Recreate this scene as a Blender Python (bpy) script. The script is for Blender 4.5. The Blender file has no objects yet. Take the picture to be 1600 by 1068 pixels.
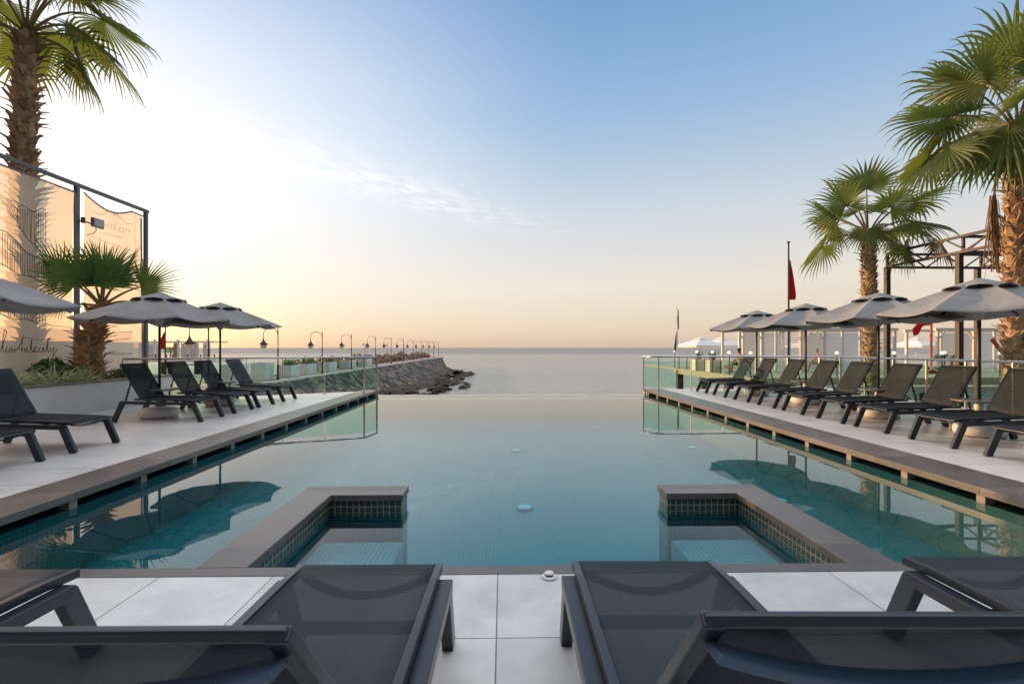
import bpy, bmesh, math, random
from mathutils import Vector, Matrix, noise as mnoise
R = math.radians
random.seed(7)
SC = bpy.context.scene
COL = SC.collection

# ------------------------------------------------------------------ camera, sky, sun
H = 1.22
cd = bpy.data.cameras.new("camera"); cam = bpy.data.objects.new("camera", cd); COL.objects.link(cam)
cam.location = (0, 0, H); cam.rotation_euler = (R(90), 0, R(-1.05))
cd.sensor_width = 36; cd.lens = 17.235; cd.shift_y = 0.0056
cd.clip_start = 0.05; cd.clip_end = 60000
cd.dof.use_dof = True; cd.dof.focus_distance = 9.0; cd.dof.aperture_fstop = 9.0
SC.camera = cam
SC.view_settings.view_transform = 'Standard'; SC.view_settings.look = 'None'
SC.view_settings.gamma = 1; SC.view_settings.exposure = 0.0
try: SC.view_settings.use_curve_mapping = False
except Exception: pass

SUN_AZ, SUN_EL = 38.0, 8.0          # degrees: azimuth from -X towards +Y
sdir = Vector((-math.cos(R(SUN_AZ))*math.cos(R(SUN_EL)), math.sin(R(SUN_AZ))*math.cos(R(SUN_EL)), math.sin(R(SUN_EL))))
sl = bpy.data.lights.new("sun", 'SUN'); sl.energy = 5.0; sl.angle = R(0.6); sl.color = (1.0, 0.60, 0.28)
sun = bpy.data.objects.new("sun", sl); COL.objects.link(sun)
sun.rotation_euler = sdir.to_track_quat('Z', 'Y').to_euler(); sun.location = (-30, 30, 20)

W = bpy.data.worlds.new("World"); SC.world = W; W.use_nodes = True
def nd(nt, typ, **kw):
    n = nt.nodes.new(typ)
    for k, v in kw.items():
        if k in ('inp',):
            for kk, vv in v.items(): n.inputs[kk].default_value = vv
        else: setattr(n, k, v)
    return n
def ramp(nt, stops, interp='LINEAR'):
    n = nt.nodes.new('ShaderNodeValToRGB'); cr = n.color_ramp; cr.interpolation = interp
    while len(cr.elements) > 1: cr.elements.remove(cr.elements[-1])
    cr.elements[0].position = stops[0][0]; cr.elements[0].color = (*stops[0][1], 1) if len(stops[0][1]) == 3 else stops[0][1]
    for p, c in stops[1:]:
        e = cr.elements.new(p); e.color = (*c, 1) if len(c) == 3 else c
    return n
def lin(r, g, b):
    f = lambda c: (c/255/12.92) if c <= 10 else ((c/255+.055)/1.055)**2.4
    return (f(r), f(g), f(b))

def build_world():
    nt = W.node_tree; nt.nodes.clear(); L = nt.links.new
    out = nd(nt, 'ShaderNodeOutputWorld')
    sky = nd(nt, 'ShaderNodeTexSky', sky_type='NISHITA', sun_disc=False, sun_elevation=R(SUN_EL), sun_rotation=R(-(90-SUN_AZ)))
    sky.air_density = 1.0; sky.dust_density = 1.5; sky.ozone_density = 2.0
    b1 = nd(nt, 'ShaderNodeBackground'); b1.inputs[1].default_value = 0.05
    L(sky.outputs[0], b1.inputs[0])
    tc = nd(nt, 'ShaderNodeTexCoord')
    sep = nd(nt, 'ShaderNodeSeparateXYZ'); L(tc.outputs['Generated'], sep.inputs[0])
    # elevation colours away from the sun
    r1 = ramp(nt, [(0.0, lin(208, 184, 168)), (0.03, lin(220, 198, 178)), (0.12, lin(230, 216, 200)), (0.25, lin(206, 210, 214)),
                   (0.42, lin(150, 182, 213)), (0.58, lin(116, 156, 200)), (0.72, (1.1,1.15,1.22)), (1.0, (1.85,1.92,2.06))])
    L(sep.outputs['Z'], r1.inputs[0])
    # colours on the sunward side
    r2 = ramp(nt, [(0.0, lin(200, 170, 153)), (0.05, lin(214, 191, 176)), (0.16, lin(234, 223, 214)), (0.32, lin(248, 247, 248)),
                   (0.46, lin(228, 232, 243)), (0.58, lin(188, 205, 232)), (0.72, (1.12,1.15,1.22)), (1.0, (1.85,1.92,2.06))])
    L(sep.outputs['Z'], r2.inputs[0])
    dt = nd(nt, 'ShaderNodeVectorMath', operation='DOT_PRODUCT')
    gd = Vector((-math.cos(R(28)), math.sin(R(28)), 0.22)).normalized()
    L(tc.outputs['Generated'], dt.inputs[0]); dt.inputs[1].default_value = gd
    mr = nd(nt, 'ShaderNodeMapRange', interpolation_type='SMOOTHSTEP'); mr.inputs[1].default_value = 0.36; mr.inputs[2].default_value = 0.98
    L(dt.outputs['Value'], mr.inputs[0])
    mx = nd(nt, 'ShaderNodeMix', data_type='RGBA')
    L(mr.outputs[0], mx.inputs[0]); L(r1.outputs[0], mx.inputs[6]); L(r2.outputs[0], mx.inputs[7])
    # thin high cloud on a layer above: p = (x/z, y/z)
    mz = nd(nt, 'ShaderNodeMath', operation='MAXIMUM'); L(sep.outputs['Z'], mz.inputs[0]); mz.inputs[1].default_value = 0.02
    px = nd(nt, 'ShaderNodeMath', operation='DIVIDE'); L(sep.outputs['X'], px.inputs[0]); L(mz.outputs[0], px.inputs[1])
    py = nd(nt, 'ShaderNodeMath', operation='DIVIDE'); L(sep.outputs['Y'], py.inputs[0]); L(mz.outputs[0], py.inputs[1])
    cb = nd(nt, 'ShaderNodeCombineXYZ'); L(px.outputs[0], cb.inputs[0]); L(py.outputs[0], cb.inputs[1])
    ang = math.atan2(1.9, 1.68)
    mp = nd(nt, 'ShaderNodeMapping', vector_type='TEXTURE'); mp.inputs['Location'].default_value = (-0.80, 2.95, 0); mp.inputs['Rotation'].default_value = (0, 0, ang)
    L(cb.outputs[0], mp.inputs[0])
    s2 = nd(nt, 'ShaderNodeSeparateXYZ'); L(mp.outputs[0], s2.inputs[0])
    def gauss(sock, c, w):
        a = nd(nt, 'ShaderNodeMath', operation='SUBTRACT'); L(sock, a.inputs[0]); a.inputs[1].default_value = c
        b = nd(nt, 'ShaderNodeMath', operation='DIVIDE'); L(a.outputs[0], b.inputs[0]); b.inputs[1].default_value = w
        c2 = nd(nt, 'ShaderNodeMath', operation='MULTIPLY'); L(b.outputs[0], c2.inputs[0]); L(b.outputs[0], c2.inputs[1])
        d = nd(nt, 'ShaderNodeMath', operation='MULTIPLY'); L(c2.outputs[0], d.inputs[0]); d.inputs[1].default_value = -1
        e = nd(nt, 'ShaderNodeMath', operation='EXPONENT'); L(d.outputs[0], e.inputs[0]); return e
    g1 = gauss(s2.outputs['Y'], 0.02, 0.27); g2 = gauss(s2.outputs['X'], -0.25, 1.5)
    mp2 = nd(nt, 'ShaderNodeMapping'); mp2.inputs['Scale'].default_value = (5.0, 9.0, 1); mp2.inputs['Rotation'].default_value = (0, 0, 0.5)
    L(mp.outputs[0], mp2.inputs[0])
    nz = nd(nt, 'ShaderNodeTexNoise'); nz.inputs['Scale'].default_value = 1.0; nz.inputs['Detail'].default_value = 7; nz.inputs['Roughness'].default_value = 0.62; nz.inputs['Distortion'].default_value = 0.6
    L(mp2.outputs[0], nz.inputs['Vector'])
    nr = nd(nt, 'ShaderNodeMapRange', interpolation_type='SMOOTHSTEP'); nr.inputs[1].default_value = 0.34; nr.inputs[2].default_value = 0.78; L(nz.outputs[0], nr.inputs[0])
    m1 = nd(nt, 'ShaderNodeMath', operation='MULTIPLY'); L(g1.outputs[0], m1.inputs[0]); L(g2.outputs[0], m1.inputs[1])
    m2 = nd(nt, 'ShaderNodeMath', operation='MULTIPLY'); L(m1.outputs[0], m2.inputs[0]); L(nr.outputs[0], m2.inputs[1])
    m3 = nd(nt, 'ShaderNodeMath', operation='MULTIPLY'); L(m2.outputs[0], m3.inputs[0]); m3.inputs[1].default_value = 1.05; m3.use_clamp = True
    mc = nd(nt, 'ShaderNodeMix', data_type='RGBA'); L(m3.outputs[0], mc.inputs[0]); L(mx.outputs[2], mc.inputs[6]); mc.inputs[7].default_value = (1.05,1.0,.95,1)
    # sky behind the viewer, darkened low down so lounger backs stay dark, bright overhead
    bk = nd(nt, 'ShaderNodeMapRange', interpolation_type='SMOOTHSTEP'); bk.inputs[1].default_value = 0.25; bk.inputs[2].default_value = -0.45; L(sep.outputs['Y'], bk.inputs[0])
    mb_ = nd(nt, 'ShaderNodeMix', data_type='RGBA'); L(bk.outputs[0], mb_.inputs[0]); L(mc.outputs[2], mb_.inputs[6]); 
    rb = ramp(nt, [(0.0, (.07,.068,.066)), (0.62, (.10,.10,.105)), (0.85, (.9,.94,1.0)), (1.0, (1.85,1.92,2.06))]); L(sep.outputs['Z'], rb.inputs[0]); L(rb.outputs[0], mb_.inputs[7])
    b2 = nd(nt, 'ShaderNodeBackground'); b2.inputs[1].default_value = 0.95
    L(mb_.outputs[2], b2.inputs[0])
    ad = nd(nt, 'ShaderNodeAddShader'); L(b1.outputs[0], ad.inputs[0]); L(b2.outputs[0], ad.inputs[1])
    L(ad.outputs[0], out.inputs[0])
build_world()

# ------------------------------------------------------------------ materials
def mat(name, col, rough=0.6, metal=0.0, var=0.0, vscale=4.0, bump=0.0, bscale=60.0, spec=0.5, coord='Object', stretch=(1,1,1), col2=None, rnd=0.0):
    m = bpy.data.materials.new(name); m.use_nodes = True; nt = m.node_tree; L = nt.links.new
    p = nt.nodes['Principled BSDF']
    p.inputs['Roughness'].default_value = rough; p.inputs['Metallic'].default_value = metal
    p.inputs['Specular IOR Level'].default_value = spec
    p.inputs['Base Color'].default_value = (*col, 1)
    if var or bump or col2 or rnd:
        tc = nd(nt, 'ShaderNodeTexCoord'); mp = nd(nt, 'ShaderNodeMapping'); mp.inputs['Scale'].default_value = stretch
        L(tc.outputs[coord], mp.inputs[0])
    if var or col2 or rnd:
        nz = nd(nt, 'ShaderNodeTexNoise'); nz.inputs['Scale'].default_value = vscale; nz.inputs['Detail'].default_value = 6; nz.inputs['Roughness'].default_value = 0.6
        L(mp.outputs[0], nz.inputs['Vector'])
        c2 = col2 if col2 else tuple(max(0, c*(1-var)) for c in col)
        c1 = col if col2 else tuple(c*(1+var) for c in col)
        rp = ramp(nt, [(0.32, c2), (0.68, c1)]); L(nz.outputs[0], rp.inputs[0])
        last = rp.outputs[0]
        if rnd:
            oi = nd(nt, 'ShaderNodeObjectInfo'); hs = nd(nt, 'ShaderNodeHueSaturation')
            mr = nd(nt, 'ShaderNodeMapRange'); mr.inputs[3].default_value = 1-rnd; mr.inputs[4].default_value = 1+rnd
            L(oi.outputs['Random'], mr.inputs[0]); L(mr.outputs[0], hs.inputs['Value']); L(last, hs.inputs['Color']); last = hs.outputs[0]
        L(last, p.inputs['Base Color'])
        if rough > 0.15 and var:
            rr = nd(nt, 'ShaderNodeMapRange'); rr.inputs[3].default_value = max(0.05, rough-0.08); rr.inputs[4].default_value = min(1, rough+0.1)
            L(nz.outputs[0], rr.inputs[0]); L(rr.outputs[0], p.inputs['Roughness'])
    if bump:
        n2 = nd(nt, 'ShaderNodeTexNoise'); n2.inputs['Scale'].default_value = bscale; n2.inputs['Detail'].default_value = 4
        L(mp.outputs[0], n2.inputs['Vector'])
        b = nd(nt, 'ShaderNodeBump'); b.inputs['Strength'].default_value = bump; b.inputs['Distance'].default_value = 0.01
        L(n2.outputs[0], b.inputs['Height']); L(b.outputs[0], p.inputs['Normal'])
    return m

def brick_mat(name, c1, c2, mortar, w, h, msize, rough=0.4, offset=0.0, loc=(0,0,0), rot=(0,0,0), var=0.12, vscale=2.0, bump=0.0, wall=False, spec=0.5):
    """tiles laid in object space (objects stand unrotated at the origin, so this is the real place)"""
    m = bpy.data.materials.new(name); m.use_nodes = True; nt = m.node_tree; L = nt.links.new
    p = nt.nodes['Principled BSDF']; p.inputs['Roughness'].default_value = rough; p.inputs['Specular IOR Level'].default_value = spec
    tc = nd(nt, 'ShaderNodeTexCoord'); mp = nd(nt, 'ShaderNodeMapping', vector_type='TEXTURE')
    mp.inputs['Location'].default_value = loc; mp.inputs['Rotation'].default_value = rot
    if wall:   # use x+y as the run, z as the height
        se = nd(nt, 'ShaderNodeSeparateXYZ'); L(tc.outputs['Object'], se.inputs[0])
        a = nd(nt, 'ShaderNodeMath', operation='ADD'); L(se.outputs[0], a.inputs[0]); L(se.outputs[1], a.inputs[1])
        cb = nd(nt, 'ShaderNodeCombineXYZ'); L(a.outputs[0], cb.inputs[0]); L(se.outputs[2], cb.inputs[1]); L(cb.outputs[0], mp.inputs[0])
    else: L(tc.outputs['Object'], mp.inputs[0])
    br = nd(nt, 'ShaderNodeTexBrick'); br.offset = offset; br.squash = 1.0
    br.inputs['Scale'].default_value = 1.0; br.inputs['Brick Width'].default_value = w; br.inputs['Row Height'].default_value = h
    br.inputs['Mortar Size'].default_value = msize; br.inputs['Mortar Smooth'].default_value = 0.1; br.inputs['Bias'].default_value = 0
    br.inputs['Color1'].default_value = (*c1, 1); br.inputs['Color2'].default_value = (*c2, 1); br.inputs['Mortar'].default_value = (*mortar, 1)
    L(mp.outputs[0], br.inputs['Vector'])
    nz = nd(nt, 'ShaderNodeTexNoise'); nz.inputs['Scale'].default_value = vscale; nz.inputs['Detail'].default_value = 8; nz.inputs['Roughness'].default_value = 0.65
    L(tc.outputs['Object'], nz.inputs['Vector'])
    mr = nd(nt, 'ShaderNodeMapRange'); mr.inputs[1].default_value = 0.3; mr.inputs[2].default_value = 0.7; mr.inputs[3].default_value = 1-var; mr.inputs[4].default_value = 1+var; L(nz.outputs[0], mr.inputs[0])
    hs = nd(nt, 'ShaderNodeHueSaturation'); L(br.outputs[0], hs.inputs['Color']); L(mr.outputs[0], hs.inputs['Value']); L(hs.outputs[0], p.inputs['Base Color'])
    rr = nd(nt, 'ShaderNodeMapRange'); rr.inputs[3].default_value = max(0.05, rough-0.12); rr.inputs[4].default_value = rough+0.12; L(nz.outputs[0], rr.inputs[0]); L(rr.outputs[0], p.inputs['Roughness'])
    b = nd(nt, 'ShaderNodeBump', invert=True); b.inputs['Strength'].default_value = 0.35; b.inputs['Distance'].default_value = 0.003
    L(br.outputs['Fac'], b.inputs['Height']); L(b.outputs[0], p.inputs['Normal'])
    return m

def mix_trans(name, col, tfac, tcol=(1,1,1), rough=0.6, translucent=0.0, tlcol=None, var=0.0, weave=0.0):
    m = bpy.data.materials.new(name); m.use_nodes = True; nt = m.node_tree; L = nt.links.new; nt.nodes.clear()
    out = nd(nt, 'ShaderNodeOutputMaterial'); p = nd(nt, 'ShaderNodeBsdfPrincipled'); p.inputs['Base Color'].default_value = (*col, 1); p.inputs['Roughness'].default_value = rough
    p.inputs['Specular IOR Level'].default_value = 0.25
    last = p.outputs[0]
    if var:
        tc = nd(nt, 'ShaderNodeTexCoord'); nz = nd(nt, 'ShaderNodeTexNoise'); nz.inputs['Scale'].default_value = 3.0; nz.inputs['Detail'].default_value = 6
        L(tc.outputs['Object'], nz.inputs['Vector']); rp = ramp(nt, [(0.3, tuple(c*(1-var) for c in col)), (0.7, tuple(c*(1+var) for c in col))]); L(nz.outputs[0], rp.inputs[0]); L(rp.outputs[0], p.inputs['Base Color'])
        n2 = nd(nt, 'ShaderNodeTexNoise'); n2.inputs['Scale'].default_value = 5.0; n2.inputs['Detail'].default_value = 3; L(tc.outputs['Object'], n2.inputs['Vector'])
        b = nd(nt, 'ShaderNodeBump'); b.inputs['Strength'].default_value = 0.55; b.inputs['Distance'].default_value = 0.04; L(n2.outputs[0], b.inputs['Height']); L(b.outputs[0], p.inputs['Normal'])
    if translucent:
        tl = nd(nt, 'ShaderNodeBsdfTranslucent'); tl.inputs[0].default_value = (*(tlcol or col), 1)
        ms = nd(nt, 'ShaderNodeMixShader'); ms.inputs[0].default_value = translucent; L(last, ms.inputs[1]); L(tl.outputs[0], ms.inputs[2]); last = ms.outputs[0]
    if tfac:
        tr = nd(nt, 'ShaderNodeBsdfTransparent'); tr.inputs[0].default_value = (*tcol, 1)
        ms = nd(nt, 'ShaderNodeMixShader'); ms.inputs[0].default_value = tfac; L(last, ms.inputs[1]); L(tr.outputs[0], ms.inputs[2]); last = ms.outputs[0]
    L(last, out.inputs[0]); return m

def glass_mat(name, tint, ior=1.45, expo=5.0):
    m = bpy.data.materials.new(name); m.use_nodes = True; nt = m.node_tree; L = nt.links.new; nt.nodes.clear()
    out = nd(nt, 'ShaderNodeOutputMaterial'); tr = nd(nt, 'ShaderNodeBsdfTransparent'); tr.inputs[0].default_value = (*tint, 1)
    gl = nd(nt, 'ShaderNodeBsdfGlossy'); gl.inputs['Roughness'].default_value = 0.0
    fr = nd(nt, 'ShaderNodeLayerWeight'); fr.inputs[0].default_value = 0.5      # Facing = 1 - |cos|
    f0 = ((ior-1)/(ior+1))**2
    pw = nd(nt, 'ShaderNodeMath', operation='POWER'); L(fr.outputs['Facing'], pw.inputs[0]); pw.inputs[1].default_value = expo
    sc_ = nd(nt, 'ShaderNodeMath', operation='MULTIPLY_ADD'); L(pw.outputs[0], sc_.inputs[0]); sc_.inputs[1].default_value = 1-f0; sc_.inputs[2].default_value = f0
    ms = nd(nt, 'ShaderNodeMixShader'); L(sc_.outputs[0], ms.inputs[0]); L(tr.outputs[0], ms.inputs[1]); L(gl.outputs[0], ms.inputs[2]); L(ms.outputs[0], out.inputs[0])
    return m, nt, fr, gl

def emit_mat(name, col, strength):
    m = bpy.data.materials.new(name); m.use_nodes = True; p = m.node_tree.nodes['Principled BSDF']
    p.inputs['Base Color'].default_value = (*col, 1); p.inputs['Emission Color'].default_value = (*col, 1); p.inputs['Emission Strength'].default_value = strength
    return m

M = {}
M['deck'] = brick_mat('deck_tile', (.545,.527,.505), (.70,.675,.645), (.13,.12,.11), 0.6, 0.6, 0.003, rough=0.38, loc=(-0.028, 2.063, 0), var=0.17, vscale=3.6)
M['deck_side'] = brick_mat('deck_tile_side', (.60,.575,.55), (.68,.65,.62), (.24,.22,.20), 1.2, 0.6, 0.005, rough=0.36, loc=(-4.07, 2.64, 0), var=0.12, vscale=1.2)
M['coping'] = brick_mat('coping_stone', (.105,.088,.081), (.165,.138,.124), (.04,.035,.032), 40, 1.2, 0.003, rough=0.34, loc=(-20, 0.6, 0), var=0.22, vscale=2.5)
M['pooltile'] = brick_mat('pool_mosaic', (.0008,.102,.120), (.0015,.122,.143), (.014,.20,.228), 0.035, 0.035, 0.0026, rough=0.25, var=0.10, vscale=1.5)
M['pooltile_wall'] = brick_mat('pool_mosaic_wall', (.001,.085,.102), (.002,.10,.118), (.02,.17,.19), 0.04, 0.04, 0.003, rough=0.25, wall=True, var=0.15)
M['steptile'] = brick_mat('step_mosaic', (.025,.145,.17), (.035,.165,.19), (.12,.28,.31), 0.035, 0.035, 0.0035, rough=0.25, var=0.1)
M['band'] = brick_mat('waterline_mosaic', (.035,.05,.045), (.06,.075,.06), (.34,.33,.26), 0.05, 0.05, 0.004, rough=0.25, wall=True, var=0.15)
M['pillar'] = mat('pillar_stone', (.25,.21,.175), 0.6, var=0.25, vscale=12)
M['white_wall'] = mat('white_render', (.74,.74,.74), 0.8, var=0.06, vscale=1.5, bump=0.1, bscale=80)
M['cap'] = mat('planter_cap_stone', (.20,.175,.155), 0.6, var=0.25, vscale=6)
M['soil'] = mat('soil', (.07,.05,.035), 0.95, var=0.4, vscale=14, bump=0.6, bscale=25)
M['metal_navy'] = mat('lounger_aluminium', (.013,.018,.027), 0.30, metal=0.0, var=0.08, vscale=9, spec=0.6)
M['metal_sky_tint'] = mat('lounger_bow_sky_tint', (.055,.092,.155), 0.28, var=0.08, spec=0.6)  # sky reflection on the backrest bow, painted into its blue colour
M['sling'] = mix_trans('sling_mesh', (.027,.037,.049), 0.21, rough=0.7)
M['white_plastic'] = mat('white_plastic', (.72,.70,.67), 0.5, var=0.08, vscale=8)
M['canopy'] = mix_trans('parasol_canvas', (.335,.325,.318), 0, rough=0.85, translucent=0.14, tlcol=(.35,.30,.26), var=0.13)
M['pole_dark'] = mat('parasol_pole', (.030,.031,.036), 0.4, var=0.1)
M['grey_plastic'] = mat('grey_plastic', (.42,.41,.40), 0.5, var=0.08)
M['table'] = mat('table_top', (.20,.195,.19), 0.45, var=0.1)
M['steel'] = mat('brushed_steel', (.55,.54,.52), 0.28, metal=1.0, var=0.08, stretch=(1,1,8))
M['glass'] = glass_mat('railing_glass', (.80,.945,.88), 1.30)[0]
M['clear'] = glass_mat('lantern_glass', (.95,.95,.93), 1.45)[0]
M['banner'] = mix_trans('banner_fabric', (.56,.52,.48), 0.16, rough=0.9, translucent=0.64, tlcol=(.86,.69,.50), var=0.04)
M['ink'] = mix_trans('banner_print', (.06,.045,.04), 0.45, rough=0.9)
M['ink_pale'] = mix_trans('banner_print_pale', (.30,.22,.16), 0.70, rough=0.9)
M['steel_paint'] = mat('frame_paint_grey', (.11,.12,.14), 0.45, var=0.12, vscale=5)
M['rust'] = mat('frame_paint_brown', (.055,.036,.030), 0.6, var=0.3, vscale=6)
M['trunk'] = mat('palm_trunk', (.54,.355,.205), 0.9, var=0.0, col2=(.25,.15,.085), vscale=9, bump=0.5, bscale=40)
M['petiole'] = mat('petiole', (.20,.20,.05), 0.5, var=0.2, col2=(.24,.13,.05), vscale=5)
def island_var(m, lo, hi):
    nt = m.node_tree; L = nt.links.new; p = nt.nodes['Principled BSDF']; src = p.inputs['Base Color'].links[0].from_socket
    g = nd(nt, 'ShaderNodeNewGeometry'); mr = nd(nt, 'ShaderNodeMapRange'); mr.inputs[3].default_value = lo; mr.inputs[4].default_value = hi; L(g.outputs['Random Per Island'], mr.inputs[0])
    hs = nd(nt, 'ShaderNodeHueSaturation'); L(mr.outputs[0], hs.inputs['Value']); L(src, hs.inputs['Color']); L(hs.outputs[0], p.inputs['Base Color'])
island_var(M['trunk'], .55, 1.45)
def leaf_mat(name, c1, c2, tl, tf=0.35, rnd=0.25, rough=0.45):
    m = bpy.data.materials.new(name); m.use_nodes = True; nt = m.node_tree; L = nt.links.new; nt.nodes.clear()
    out = nd(nt, 'ShaderNodeOutputMaterial'); p = nd(nt, 'ShaderNodeBsdfPrincipled'); p.inputs['Roughness'].default_value = rough
    tc = nd(nt, 'ShaderNodeTexCoord'); nz = nd(nt, 'ShaderNodeTexNoise'); nz.inputs['Scale'].default_value = 3.5; nz.inputs['Detail'].default_value = 5; L(tc.outputs['Object'], nz.inputs['Vector'])
    rp = ramp(nt, [(0.3, c2), (0.7, c1)]); L(nz.outputs[0], rp.inputs[0])
    oi = nd(nt, 'ShaderNodeObjectInfo'); hs = nd(nt, 'ShaderNodeHueSaturation'); mr = nd(nt, 'ShaderNodeMapRange'); mr.inputs[3].default_value = 1-rnd; mr.inputs[4].default_value = 1+rnd
    L(oi.outputs['Random'], mr.inputs[0]); L(mr.outputs[0], hs.inputs['Value']); L(rp.outputs[0], hs.inputs['Color']); L(hs.outputs[0], p.inputs['Base Color'])
    t = nd(nt, 'ShaderNodeBsdfTranslucent'); t.inputs[0].default_value = (*tl, 1)
    ms = nd(nt, 'ShaderNodeMixShader'); ms.inputs[0].default_value = tf; L(p.outputs[0], ms.inputs[1]); L(t.outputs[0], ms.inputs[2]); L(ms.outputs[0], out.inputs[0]); return m
M['frond'] = leaf_mat('palm_frond', (.13,.165,.035), (.055,.085,.022), (.25,.31,.05))
M['frond_dark'] = leaf_mat('palm_frond_dark', (.095,.20,.04), (.04,.105,.022), (.14,.24,.05), 0.3)
M['frond_dry'] = leaf_mat('palm_frond_dry', (.36,.20,.085), (.20,.10,.045), (.35,.19,.07), 0.3)
M['leaf_shrub'] = leaf_mat('shrub_leaf', (.06,.11,.03), (.025,.055,.015), (.12,.2,.04), 0.3)
M['leaf_varieg'] = leaf_mat('variegated_leaf', (.62,.66,.48), (.20,.30,.10), (.40,.46,.22), 0.3, 0.2)
M['pier_wood'] = mat('pier_wood', (.42,.35,.25), 0.75, var=0.2, vscale=8, stretch=(1,14,1))
M['pile'] = mat('pier_pile', (.060,.052,.046), 0.8, var=0.25)
M['cream_wood'] = mat('white_wood', (.72,.66,.56), 0.6, var=0.08)
M['cab_white'] = mat('cabana_white', (.84,.83,.82), 0.6, var=0.05)
M['white_cloth'] = mat('white_cloth', (.78,.77,.75), 0.85, var=0.05)
M['tan_cloth'] = mat('tan_cloth', (.46,.36,.27), 0.85)
M['lamp_iron'] = mat('lamp_iron', (.045,.032,.028), 0.5, var=0.2)
M['globe'] = mat('milk_glass', (.80,.75,.70), 0.2)
M['globe_lit'] = emit_mat('lit_globe', (1.0,.93,.80), 0.7)
M['pool_lamp'] = emit_mat('pool_lamp', (.06,.34,.40), 0.25)
M['red'] = mix_trans('red_cloth', (.50,.025,.030), 0, rough=0.8, translucent=0.4, tlcol=(.65,.03,.03))
M['orange'] = mat('orange_paint', (.62,.11,.04), 0.5, var=0.1)
M['blue'] = mat('blue_cloth', (.04,.08,.34), 0.8)
M['green_dk'] = mat('green_cloth', (.03,.07,.06), 0.8)
M['paving'] = mat('pier_paving', (.34,.19,.145), 0.8, var=0.2, vscale=1.0)
M['curb'] = mat('pale_curb', (.66,.62,.58), 0.7, var=0.1)
M['skin'] = mat('skin', (.22,.105,.060), 0.55, var=0.1)
M['skin_pale'] = mat('pale_skin', (.55,.32,.24), 0.55, var=0.1)
M['hair'] = mat('hair', (.015,.011,.009), 0.6)
M['shorts'] = mat('dark_shorts', (.03,.03,.035), 0.85)
M['pink'] = mat('pink_cloth', (.60,.33,.31), 0.85)
M['hut'] = brick_mat('hut_boards', (.60,.62,.62), (.64,.66,.66), (.32,.36,.36), 40, 0.16, 0.012, rough=0.7, wall=True, loc=(-300,0,0))
M['dark_win'] = mat('dark_glass', (.012,.014,.016), 0.15)
M['sand'] = mat('sand', (.42,.34,.23), 0.9, var=0.2, vscale=0.5)
M['black_rubber'] = mat('black_rubber', (.012,.012,.012), 0.8)
M['rope'] = mat('rope', (.28,.22,.16), 0.9)

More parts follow.
